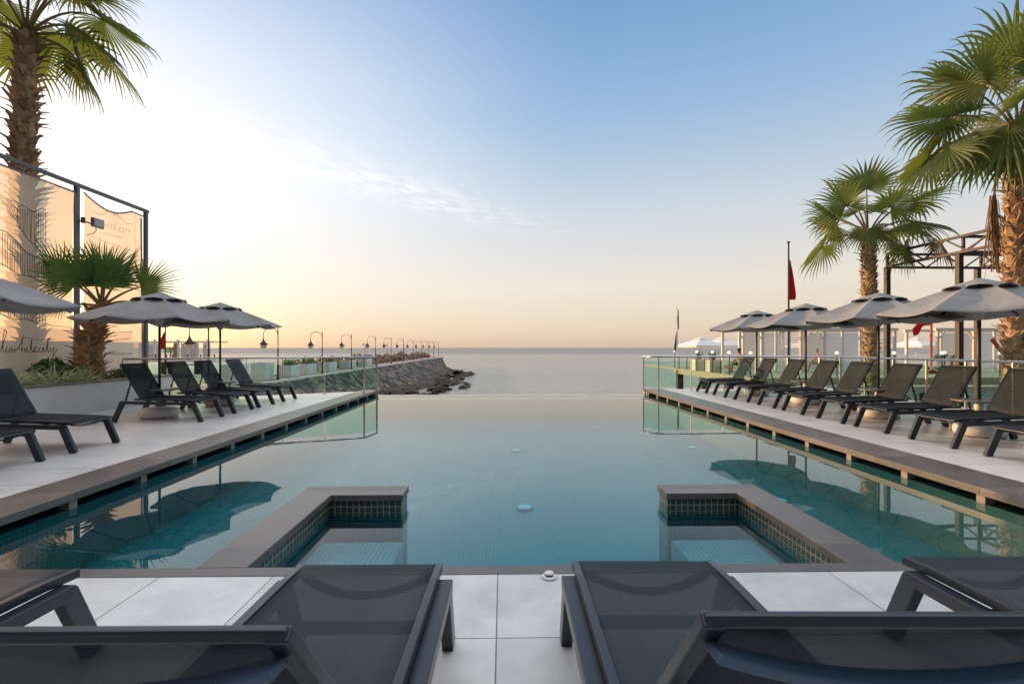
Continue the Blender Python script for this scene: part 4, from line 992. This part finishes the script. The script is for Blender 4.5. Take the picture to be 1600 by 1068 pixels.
# boulders of the seaward armour
def make_boulder(rng):
    bm = bmesh.new()
    for k in range(22):
        v = Vector((rng.gauss(0,1), rng.gauss(0,1), rng.gauss(0,1))).normalized()*rng.uniform(.8,1.1); v.z *= .75; bm.verts.new(v)
    r_ = bmesh.ops.convex_hull(bm, input=bm.verts)
    bmesh.ops.delete(bm, geom=[v for v in bm.verts if not v.link_faces], context='VERTS')
    me = bpy.data.meshes.new('boulder'); bm.to_mesh(me); bm.free(); me.materials.append(M['boulder']); return me
M['boulder'] = mat('armour_stone', (.34,.22,.15), 0.9, var=0.0, col2=(.16,.10,.07), vscale=1.2, bump=0.5, bscale=6, rnd=.25)
rng = random.Random(77); bms = [make_boulder(rng) for k in range(5)]
for k in range(64):
    y = 49 + 80*(k/64)**1.25; row = k % 2
    o = bpy.data.objects.new('boulder', bms[k % 5]); COL.objects.link(o)
    o.location = (-19.8-row*1.1+rng.uniform(-.4,.4), y+rng.uniform(-.5,.5), PZ-.1+(.75 if row else .25)+rng.uniform(-.3,.2)); o.rotation_euler = (rng.uniform(0,6),rng.uniform(0,6),rng.uniform(0,6)); s_ = rng.uniform(.75,1.15); o.scale = (s_,s_,s_)
    tag(o, 'brown armour boulder heaped along the seaward side of the breakwater', 'boulder', 'boulders along the seaward side of the breakwater')
M['rock_brown'] = mat('toe_rock', (.105,.070,.038), 0.85, col2=(.032,.025,.019), vscale=1.5, bump=0.6, bscale=5, rnd=.3)
for me in bms: pass
bm2 = [me.copy() for me in bms]
for me in bm2: me.materials.clear(); me.materials.append(M['rock_brown'])
for k in range(70):
    y = 52+54*(k/70); u = rng.random()
    x = -5.6-4.4*u + 1.2*math.sin(y*.21) - (max(0, y-96)*.28) - (max(0, 62-y)*.16)
    o = bpy.data.objects.new('rock', bm2[k % 5]); COL.objects.link(o); o.location = (x, y, SEA_Z-.10+.55*u+rng.uniform(-.1,.12))
    o.rotation_euler = (rng.uniform(-.4,.4),rng.uniform(-.4,.4),rng.uniform(0,6)); q = rng.uniform(.35,.8); o.scale = (q*1.2,q*1.7,q*.6)
    tag(o, 'brown weedy rock lying at the foot of the breakwater slope', 'rock', 'rocks at the foot of the breakwater')
structure('rubble_mound', MB().prism([(-22.5,46),(-18.8,44),(-18.8,131),(-22.5,131)], SEA_Z-.5, PZ-.25), M['rock'])

# ================================================================== LEFT BEACH PAVILION
t = empty('beach_pavilion', (-30, 48, 0), 0, 'white curtained pavilion on a stilted deck beyond the banner', 'pavilion')
dz = .08
part('platform', MB().box(-37,-27.2,47,52,dz-.22,dz), M['white_wall'], t)
for x in (-32.3,-31.7,-29.2,-28.8,-35.5): part('stilt', MB().box(x-.13,x+.13,47.1,47.4,PZ-.2,dz-.22), M['pile'], t)
part('brace', MB().bar((-32.3,47.25,-.35),(-28.8,47.25,-.4),.08,.1), M['pile'], t)
for x in (-36.5,-34.3,-33.2,-31.0,-30.0,-28.2): part('column', MB().box(x-.08,x+.08,47.3,47.46,dz,dz+1.95), M['cab_white'], t)
part('roof_beam', MB().box(-37,-27.6,47.25,47.5,dz+1.62,dz+1.78).box(-37,-27.6,49.5,49.7,dz+1.62,dz+1.78), M['cab_white'], t)
def curtain(x0, x1, m):
    pts = []; n = 14; vs = []; fs = []
    for k in range(n+1):
        x = x0+(x1-x0)*k/n; y = 47.6+.05*math.sin(k*2.0); vs += [(x,y,dz+.02),(x,y,dz+1.62)]
    for k in range(n): fs.append((2*k,2*k+2,2*k+3,2*k+1))
    part('curtain', MB().add(vs, fs), m, t)
for x0, x1, m in ((-36.4,-35.4,'white_cloth'),(-34.9,-34.2,'tan_cloth'),(-34.0,-33.0,'white_cloth'),(-31.6,-31.1,'tan_cloth'),(-30.9,-29.9,'white_cloth'),(-29.9,-29.2,'white_cloth'),(-28.8,-28.1,'white_cloth')): curtain(x0, x1, M[m])
for x in (-33.7,-32.9,-31.9,-31.3,-29.9,-28.7,-27.4): part('rail_post', MB().box(x-.04,x+.04,47.02,47.1,dz,dz+.5), M['pile'], t)
part('rail_rope', MB().tube([(-36,47.06,dz+.42),(-27.4,47.06,dz+.42)], .02, 6), M['rope'], t)
rng = random.Random(4)
strap_plant('potted_palm', (-32.6, 47.0-.4, -.9), 10, .3, M['frond'], rng, 'tiny palm tuft', 'plant', None) if False else None
t = empty('small_palm', (-32.4, 48.4, dz), 0, 'small potted palm on the pavilion deck', 'palm')
MB().tube([(0,0,0),(0,0,.75)], [.09,.06], 8).build('trunk', M['trunk'], t)
for k in range(12): add_frond(t, Vector((0,0,.75)), k*2.4, R(10+5*k), .2, .5, rng, M['frond_dark'], droop=.4, nseg=12, steps=4, spread=70)
def flagpole(loc, h, label, flag_pts, m, r=.05, name='flagpole', flab=None):
    root = empty(name, loc, 0, label, 'flagpole'); MB().tube([(0,0,0),(0,0,h)], [r, r*.7], 10).lathe([(r*.9,h),(r*1.5,h+.03),(r*1.2,h+.07),(.01,h+.09)], 10).build('pole', M['rust'], root, smooth=True)
    if flag_pts:
        vs, fs = flag_pts; fo = MB().add(vs, fs).build('flag', m, root, smooth=True, solid=.004)
    return root
def hanging_flag(w, zt, zb, sgn, folds=3, lean=.0):
    nx, nz = 9, 12; vs = []; fs = []
    for i in range(nx+1):
        for j in range(nz+1):
            u = i/nx; v = j/nz; prof = .25+.75*v**.8 if v < .85 else 1-.2*(v-.85)/.15
            z = zt-(zt-zb)*v - .18*(zt-zb)*u*(1-v)*1.0; vs.append((sgn*(.05+w*u*prof)+lean*v, .09*w*math.sin(u*folds*3.1+v*2), z))
    for i in range(nx):
        for j in range(nz): a = i*(nz+1)+j; fs.append((a, a+1, a+nz+2, a+nz+1))
    return vs, fs
flagpole((-30.6, 45, PZ-.1), 4.35, 'pole with limp red flag in front of the curtained pavilion', hanging_flag(.62, 4.0, 2.35, -1), M['red'], .07)

# ================================================================== RIGHT PIER
t = empty('pier', (11, 22, 0), 0, 'pale wooden pier on dark piles beyond the right deck', 'pier')
dz = -.06
part('deck', MB().prism([(10.55,20.5),(44,21.5),(44,38),(10.9,38),(10.9,31)], dz-.10, dz), M['pier_wood'], t)
part('fascia', MB().prism([(10.5,20.4),(10.55,20.4),(10.88,31),(10.83,31)], dz-.32, dz-.0).prism([(10.55,20.4),(44,21.4),(44,21.45),(10.55,20.47)], dz-.32, dz-.003), M['pier_wood'], t)
for x, y in ((10.95,30.2),(10.95,26.5),(10.95,23.6),(10.95,21.4),(16,23),(22,23),(28,23),(16,30),(22,30)):
    part('pile', MB().box(x-.17,x+.17,y-.17,y+.17,SEA_Z-.5,dz-.10), M['pile'], t)
part('beam', MB().box(10.9,30,23.3,23.5,dz-.55,dz-.34).box(10.9,30,26.4,26.6,dz-.55,dz-.34), M['pile'], t)
# bollard lamps
bl = empty('bollard_lamp'); MB().tube([(0,0,0),(0,0,.95)], .025, 8).build('post', M['lamp_iron'], bl); MB().ball((0,0,1.05), .075, 12, 9).build('globe', M['globe_lit'], bl, smooth=True)
for i, (x, y) in enumerate([(10.78,30.6),(10.75,27.0),(10.72,24.9),(10.70,23.0),(10.68,20.95),(14.55,21.1),(19.2,21.1),(20.6,22.5),(22.2,21.5),(17.0,21.0)]):
    o = bl if i == 0 else copy_tree(bl); o.location = (x, y, dz)
    lb = 'small white globe lamp lit on the sea end edge of the pier' if i < 5 else 'small white globe lamp lit on the near edge of the pier before the cabanas'
    tag(o, lb, 'bollard lamp', 'globe lamps along the pier end' if i < 5 else 'globe lamps along the pier front')
# rope railing along the pier side
t = empty('rope_railing', (10.7, 20.9, dz), 0, 'rope railing on thin posts along the pier side', 'railing')
for y in (21.9, 24.0, 25.9, 28.5, 29.8): MB().tube([(.08*(y-20.9)/10,y-20.9,0),(.08*(y-20.9)/10,y-20.9,.75)], .025, 6).build('post', M['pile'], t)
MB().tube([(0,.1,.6),(.02,1,.66),(.03,2,.6),(.05,3.1,.66),(.06,4,.6),(.07,5,.66),(.08,6.3,.58),(.09,7.6,.66),(.1,9,.64)], .015, 6).build('rope', M['rope'], t)
# cabanas
def louvers(x0, x1, y, z0, z1, parent):
    mb = MB(); z = z0+.05
    while z < z1-.05: mb.bar((x0+.03,y,z),(x1-.03,y,z), .05, .012, up=(0,-.6,.8)); z += .085
    mb.box(x0,x0+.05,y-.04,y+.04,z0,z1).box(x1-.05,x1,y-.04,y+.04,z0,z1)
    part('louver_panel', mb, M['cab_white'], parent)
def cabana(x0, xo, x1, npan, y, label):
    t = empty('cabana', (x0, y, dz), 0, label, 'cabana', 'white wooden cabanas on the pier'); zt = dz+2.18
    for x in (x0+.06, xo-.06, x1-.06):
        for yy in (y, y+2.0): part('post', MB().box(x-.06,x+.06,yy-.06,yy+.06,dz,zt), M['cream_wood'], t)
    part('top_beam', MB().box(x0-.1,x1+.1,y-.08,y+.08,zt,zt+.14).box(x0-.1,x1+.1,y+1.92,y+2.08,zt,zt+.14), M['cream_wood'], t)
    for s, xx in ((1,x0+.12),(-1,xo-.12)): part('brace', MB().bar((xx,y,zt-.42),(xx+s*.34,y,zt-.02),.05,.06), M['cream_wood'], t)
    w = (x1-xo)/npan
    for k in range(npan): louvers(xo+.01+w*k, xo+w*(k+1)-.01, y, dz+.03, zt, t)
    part('back_screen', MB().box(xo,x1,y+1.95,y+1.98,dz+.03,zt-.06), M['cab_white'], t)
    return t
cabana(12.40, 13.70, 15.80, 3, 25.6, 'white cabana nearest the pier end, open bay on its left')
cabana(15.86, 17.0, 20.8, 4, 25.6, 'white cabana with four louvered panels behind the flagpole and palm trunk')
cabana(23.0, 25.1, 28.2, 3, 25.6, 'white cabana framed between the brown steel posts')
# white parasols
wp = empty('beach_parasol')
MB().tube([(0,0,0),(0,0,1.9)], .03, 8).build('pole', M['cream_wood'], wp)
vs = [(-1.15,-1.15,1.42),(1.15,-1.15,1.42),(1.15,1.15,1.42),(-1.15,1.15,1.42),(-.25,-.25,1.80),(.25,-.25,1.80),(.25,.25,1.80),(-.25,.25,1.80)]
MB().add(vs+[(v[0],v[1],v[2]-.12) for v in vs[:4]], [(0,1,5,4),(1,2,6,5),(2,3,7,6),(3,0,4,7),(0,8,9,1),(1,9,10,2),(2,10,11,3),(3,11,8,0),(4,5,6,7)]).build('canopy', M['white_cloth'], wp, solid=.01)
MB().add([(-.3,-.3,1.84),(.3,-.3,1.84),(.3,.3,1.84),(-.3,.3,1.84),(0,0,1.96)], [(0,1,4),(1,2,4),(2,3,4),(3,0,4)]).build('vent_cap', M['white_cloth'], wp, solid=.01)
for i, (x, y, lb) in enumerate([(12.6,31.0,'white square beach parasol at the sea end of the pier'), (14.2,31.6,'white square beach parasol second from the sea end of the pier'), (15.7,31.0,'white square beach parasol seen through the open bay of the end cabana'), (20.2,31.5,'white square beach parasol seen through the middle cabana opening'), (27.4,32.0,'white square beach parasol left of the cabana framed by steel posts'), (30.6,32.0,'white square beach parasol seen through the cabana framed by steel posts')]):
    o = wp if i == 0 else copy_tree(wp); o.location = (x, y, dz); o.rotation_euler = (0,0,.25); tag(o, lb, 'beach parasol', 'white beach parasols on the pier')
# deck chairs
dc = empty('deck_chair')
fr = MB()
for s in (-.28,.28): fr.bar((-.35,s,.0),(.35,s,.42),.04,.05).bar((.42,s,0),(-.1,s,.45),.04,.05).bar((-.38,s,.40),(.30,s,.36),.05,.04).bar((-.05,s,.30),(-.55,s,.95),.04,.05)
fr.build('frame', M['cream_wood'], dc)
b = MB()
for k in range(6): u = k/5; b.bar((-.10-.42*u,-.28,.36+.55*u),(-.10-.42*u,.28,.36+.55*u),.07,.02)
b.build('backrest', M['cream_wood'], dc)
b = MB()
for k in range(6): b.bar((-.05+.09*k,-.28,.33+.012*k),(-.05+.09*k,.28,.33+.012*k),.07,.02)
b.build('seat', M['cream_wood'], dc)
for i, (x, y, rz, lb) in enumerate([(11.55,25.0,2.6,'cream slatted deck chair next to the small white cube tables'), (11.35,22.6,.6,'cream slatted deck chair by the seated man'), (16.3,24.6,2.4,'cream deck chair in front of the middle cabana opening'), (21.4,23.8,2.2,'cream deck chair right of the ragged palm trunk')]):
    o = dc if i == 0 else copy_tree(dc); o.location = (x, y, dz); o.rotation_euler = (0,0,rz); tag(o, lb, 'deck chair', 'cream deck chairs on the pier')
for i, (x, y, lb) in enumerate([(11.1,27.6,'pale cube planter with a small plant nearest the pier end'), (11.15,25.8,'pale cube planter with a small plant beside the deck chair')]):
    t = empty('cube_planter', (x, y, dz), 0, lb, 'planter', 'cube planters on the pier')
    MB().box(-.33,.33,-.33,.33,.001,.62).build('box', M['cream_wood'], t, bevel=.01)
    MB().box(-.27,.27,-.27,.27,.62,.63).build('soil_bed', M['soil'], t)
    g = MB(); rr = random.Random(i)
    for q in range(60):
        c = Vector((rr.gauss(0,.1), rr.gauss(0,.1), .64+rr.uniform(.02,.42))); n_ = Vector((rr.uniform(-1,1), rr.uniform(-1,1), rr.uniform(0,1))).normalized(); u = n_.orthogonal().normalized(); v = n_.cross(u); s_ = .09
        g.add([c-u*s_, c+v*s_*.4, c+u*s_, c-v*s_*.4], [(0,1,2,3)])
    g.build('foliage', M['frond_dark'], t)
for i, (x, y, lb) in enumerate([(22.0,24.2,'small potted palm left of the red windsock pole base'), (22.9,24.6,'small potted palm below the steel framed cabana')]):
    t = empty('small_palm', (x, y, dz), 0, lb, 'palm', 'small potted palms on the pier')
    MB().lathe([(.18,0),(.24,.35),(.22,.36),(.05,.34)], 14).build('pot', M['cap'], t); MB().tube([(0,0,.3),(0,0,.62)], [.07,.05], 8).build('trunk', M['trunk'], t)
    for k in range(10): add_frond(t, Vector((0,0,.6)), k*2.4, R(15+6*k), .12, .30, rng, M['frond_dark'], droop=.3, nseg=10, steps=4, spread=70)
# flags on the pier side
flagpole((12.95, 22.0, dz), 6.02, 'tall pole with limp red flag rising before the louvered cabana', hanging_flag(.30, 5.35, 3.45, 1), M['red'], .05)
t = empty('feather_flag', (10.85, 30.3, dz), 0, 'dark feather flag with blue lower part at the pier end', 'flag')
MB().tube([(0,0,0),(0,0,2.4),(.02,0,3.2),(.0,0,3.6),(-.05,0,3.75)], .03, 8).build('pole', M['cream_wood'], t)
MB().add([(.06,0,3.65),(.10,.03,3.2),(.09,0,2.5),(-.02,.02,2.2),(-.02,0,2.6),(-.03,0,3.2)], [(0,1,2,3,4,5)]).build('flag', M['green_dk'], t, solid=.02)
MB().add([(-.05,0,2.3),(-.10,.03,2.1),(-.22,0,1.2),(-.12,.02,.95),(-.05,0,1.4)], [(0,1,2,3,4)]).build('streamer', M['blue'], t, solid=.02)
t = empty('flagpole', (21.3, 24.0, dz), 0, 'orange pole with red flag blown sideways left of the steel framed cabana', 'flagpole')
MB().tube([(0,0,0),(0,0,2.55)], .05, 8).box(-.18,.18,-.15,.15,.0,.35).build('pole', M['orange'], t)
vs = []; fs = []; n = 14
for i in range(n+1):
    u = i/n; x = -.06-.85*u; zc = 2.45-.02*u-(.72*max(0,u-.45)); hw = .06+.20*max(0, math.sin(min(1,max(0,u-.3)/.5)*math.pi/2))*(1-.5*max(0,u-.8)/.2)
    for j in range(5): v = j/4*2-1; vs.append((x, .06*math.sin(u*7+v), zc+v*hw))
for i in range(n):
    for j in range(4): a = i*5+j; fs.append((a,a+1,a+6,a+5))
MB().add(vs, fs).build('flag', M['red'], t, smooth=True, solid=.01)
# orange board leaning by the right palm
t = empty('warning_board', (10.35, 10.0, 0.6), 0, 'narrow orange board fixed aslant before the right edge palm trunk', 'board')
MB().bar((-.20,0,.62),(.06,0,.30),.02,.08).build('board', M['orange'], t); MB().bar((.10,.02,-.6),(.08,.02,.45),.03,.03).build('stake', M['rust'], t)
t.location.z = .78
# pale hut below the pier
t = empty('beach_hut', (18, 19, -2), 0, 'long pale boarded hut below the pier with dark door gaps', 'hut')
part('wall', MB().box(13.6,40,19.6,19.8,SEA_Z,-.42), M['hut'], t)
for x in (15.0,16.9,18.2,21.5,24.0): part('door', MB().box(x,x+.42,19.56,19.595,-3.6,-.62), M['dark_win'], t)
part('roof', MB().box(13.5,40,19.3,20.3,-.42,-.34), M['pier_wood'], t)

# people on the pier
def person(name, loc, rz, label, skin, cloth_m, hair_m):
    root = empty(name, loc, rz, label, 'person')
    J = {'pelvis':(0,0,.46,.125),'waist':(-.02,0,.62,.115),'chest':(.03,0,.82,.14),'neck':(.10,0,.98,.052),'head0':(.13,0,1.07,.075),'head1':(.15,0,1.15,.09),'head2':(.14,0,1.21,.06),
         'shL':(.05,.17,.92,.06),'elL':(.20,.24,.68,.042),'haL':(.38,.14,.58,.034),'fiL':(.46,.12,.57,.022),
         'shR':(.05,-.17,.92,.06),'elR':(.20,-.24,.68,.042),'haR':(.38,-.14,.58,.034),'fiR':(.46,-.12,.57,.022),
         'hipL':(.03,.10,.46,.095),'knL':(.45,.13,.50,.062),'anL':(.52,.13,.09,.042),'toL':(.68,.14,.035,.032),
         'hipR':(.03,-.10,.46,.095),'knR':(.45,-.13,.50,.062),'anR':(.52,-.13,.09,.042),'toR':(.68,-.14,.035,.032)}
    E = [('pelvis','waist'),('waist','chest'),('chest','neck'),('neck','head0'),('head0','head1'),('head1','head2')]
    for s in 'LR': E += [('chest','sh'+s),('sh'+s,'el'+s),('el'+s,'ha'+s),('ha'+s,'fi'+s),('pelvis','hip'+s),('hip'+s,'kn'+s),('kn'+s,'an'+s),('an'+s,'to'+s)]
    names = list(J); me = bpy.data.meshes.new('body'); me.from_pydata([J[n][:3] for n in names], [(names.index(a), names.index(b)) for a, b in E], [])
    o = bpy.data.objects.new('body', me); COL.objects.link(o); o.parent = root
    sk = o.modifiers.new('skin', 'SKIN'); sk.use_smooth_shade = True
    for i, n in enumerate(names): me.skin_vertices[0].data[i].radius = (J[n][3],)*2; me.skin_vertices[0].data[i].use_root = (n == 'pelvis')
    o.modifiers.new('sub', 'SUBSURF').render_levels = 1
    me.materials.append(skin)
    MB().ball((.13,0,1.19), .098, 14, 9, (1,.9,.75)).build('hair', hair_m, root, smooth=True)
    MB().ball((.02,0,.47), .16, 16, 9, (1,1.1,.72)).tube([(.05,.10,.47),(.33,.125,.50)], [.115,.085], 12).tube([(.05,-.10,.47),(.33,-.125,.50)], [.115,.085], 12).build('shorts', cloth_m, root, smooth=True)
    return root
person('person', (11.75, 23.9, dz), 2.9, 'bare-chested person in dark shorts sitting bent forward in front of the end cabana', M['skin'], M['shorts'], M['hair'])
person('person', (16.35, 25.0, dz), 2.6, 'person in pink sitting in the middle cabana opening', M['skin_pale'], M['pink'], M['skin_pale'])
st = empty('stool'); MB().lathe([(.02,0),(.22,0),(.22,.02),(.03,.03),(.03,.33),(.2,.34),(.2,.365)], 16).build('seat', M['pier_wood'], st)
for i, (x, y, lb) in enumerate([(11.75, 23.9,'round wooden stool under the bare-chested person'),(16.35,25.0,'round wooden stool under the person in pink')]):
    o = st if i == 0 else copy_tree(st); o.location = (x, y, dz+.002); tag(o, lb, 'stool', 'stools on the pier')

# ================================================================== STEEL PERGOLA
t = empty('steel_pergola', (10.5, 13, -1.9), 0, 'brown open steel truss frame behind the right palms', 'pergola')
zt, zb = 3.78, 3.42
XA = 10.45
for x, y in ((XA,13.15),(XA+.15,11.2),(13.1,13.3),(16.5,13.3),(XA+.1,8.6)): part('post', MB().box(x-.055,x+.055,y-.055,y+.055,-1.9,zb), M['rust'], t)
def truss(a, b, n, name='truss'):
    a = Vector(a); b = Vector(b); mb = MB(); h = Vector((0,0,zt-zb))
    mb.bar(a+h, b+h, .06, .06); mb.bar(a, b, .06, .06)
    for k in range(n):
        p0 = a+(b-a)*k/n; p1 = a+(b-a)*(k+1)/n; pm = (p0+p1)/2
        mb.bar(p0, pm+h, .03, .03).bar(pm+h, p1, .03, .03)
    mb.bar(a, a+h, .05, .05); mb.bar(b, b+h, .05, .05)
    part(name, mb, M['rust'], t)
truss((XA,13.15,zb),(XA+.3,6.5,zb), 6)
truss((XA+.1,13.25,zb),(17,13.35,zb), 6)
truss((13.1,13.2,zb),(13.3,6.5,zb), 6)
truss((XA+.15,11.1,zb),(17,11.2,zb), 6)

# ================================================================== small fixtures
for i, (x, y, z) in enumerate([(-1.68,13.62,-.183),(2.28,13.62,-.183),(.26,5.85,-.695),(.24,9.1,-.695),(3.45,6.05,-.695),(3.6,9.3,-.695)]):
    o = empty('pool_lamp', (x, y, z), 0, ['round underwater lamp near the overflow edge, toward the breakwater','round underwater lamp near the overflow edge, toward the pier','bright round underwater lamp between the two L-shaped walls','faint round underwater lamp mid pool on the centre line','round underwater lamp inside the parasol reflection on the pier side','faint round underwater lamp near the coping on the pier side'][i], 'pool lamp', 'underwater lamps in the pool')
    MB().lathe([(.10,0),(.10,.012),(.080,.02)], 20).build('rim', M['pooltile'], o); MB().lathe([(.084,.0205),(.07,.026)], 20).build('lens', M['pool_lamp'], o)
_dl = 0.66
t = empty('deck_lamp', (.245, 2.60, 0.0045), 0, 'small white domed lamp set on the deck edge between the two middle loungers', 'deck lamp')
MB().lathe([(.062,0),(.060,.008),(.045,.012)], 24).build('flange', M['white_plastic'], t, smooth=True)
MB().lathe([(.034,.012),(.030,.026)], 20).build('slot', M['black_rubber'], t)
MB().lathe([(.040,.0265),(.036,.036),(.02,.042),(.004,.043)], 24).build('dome', M['white_plastic'], t, smooth=True)
t.scale = (_dl, _dl, _dl)
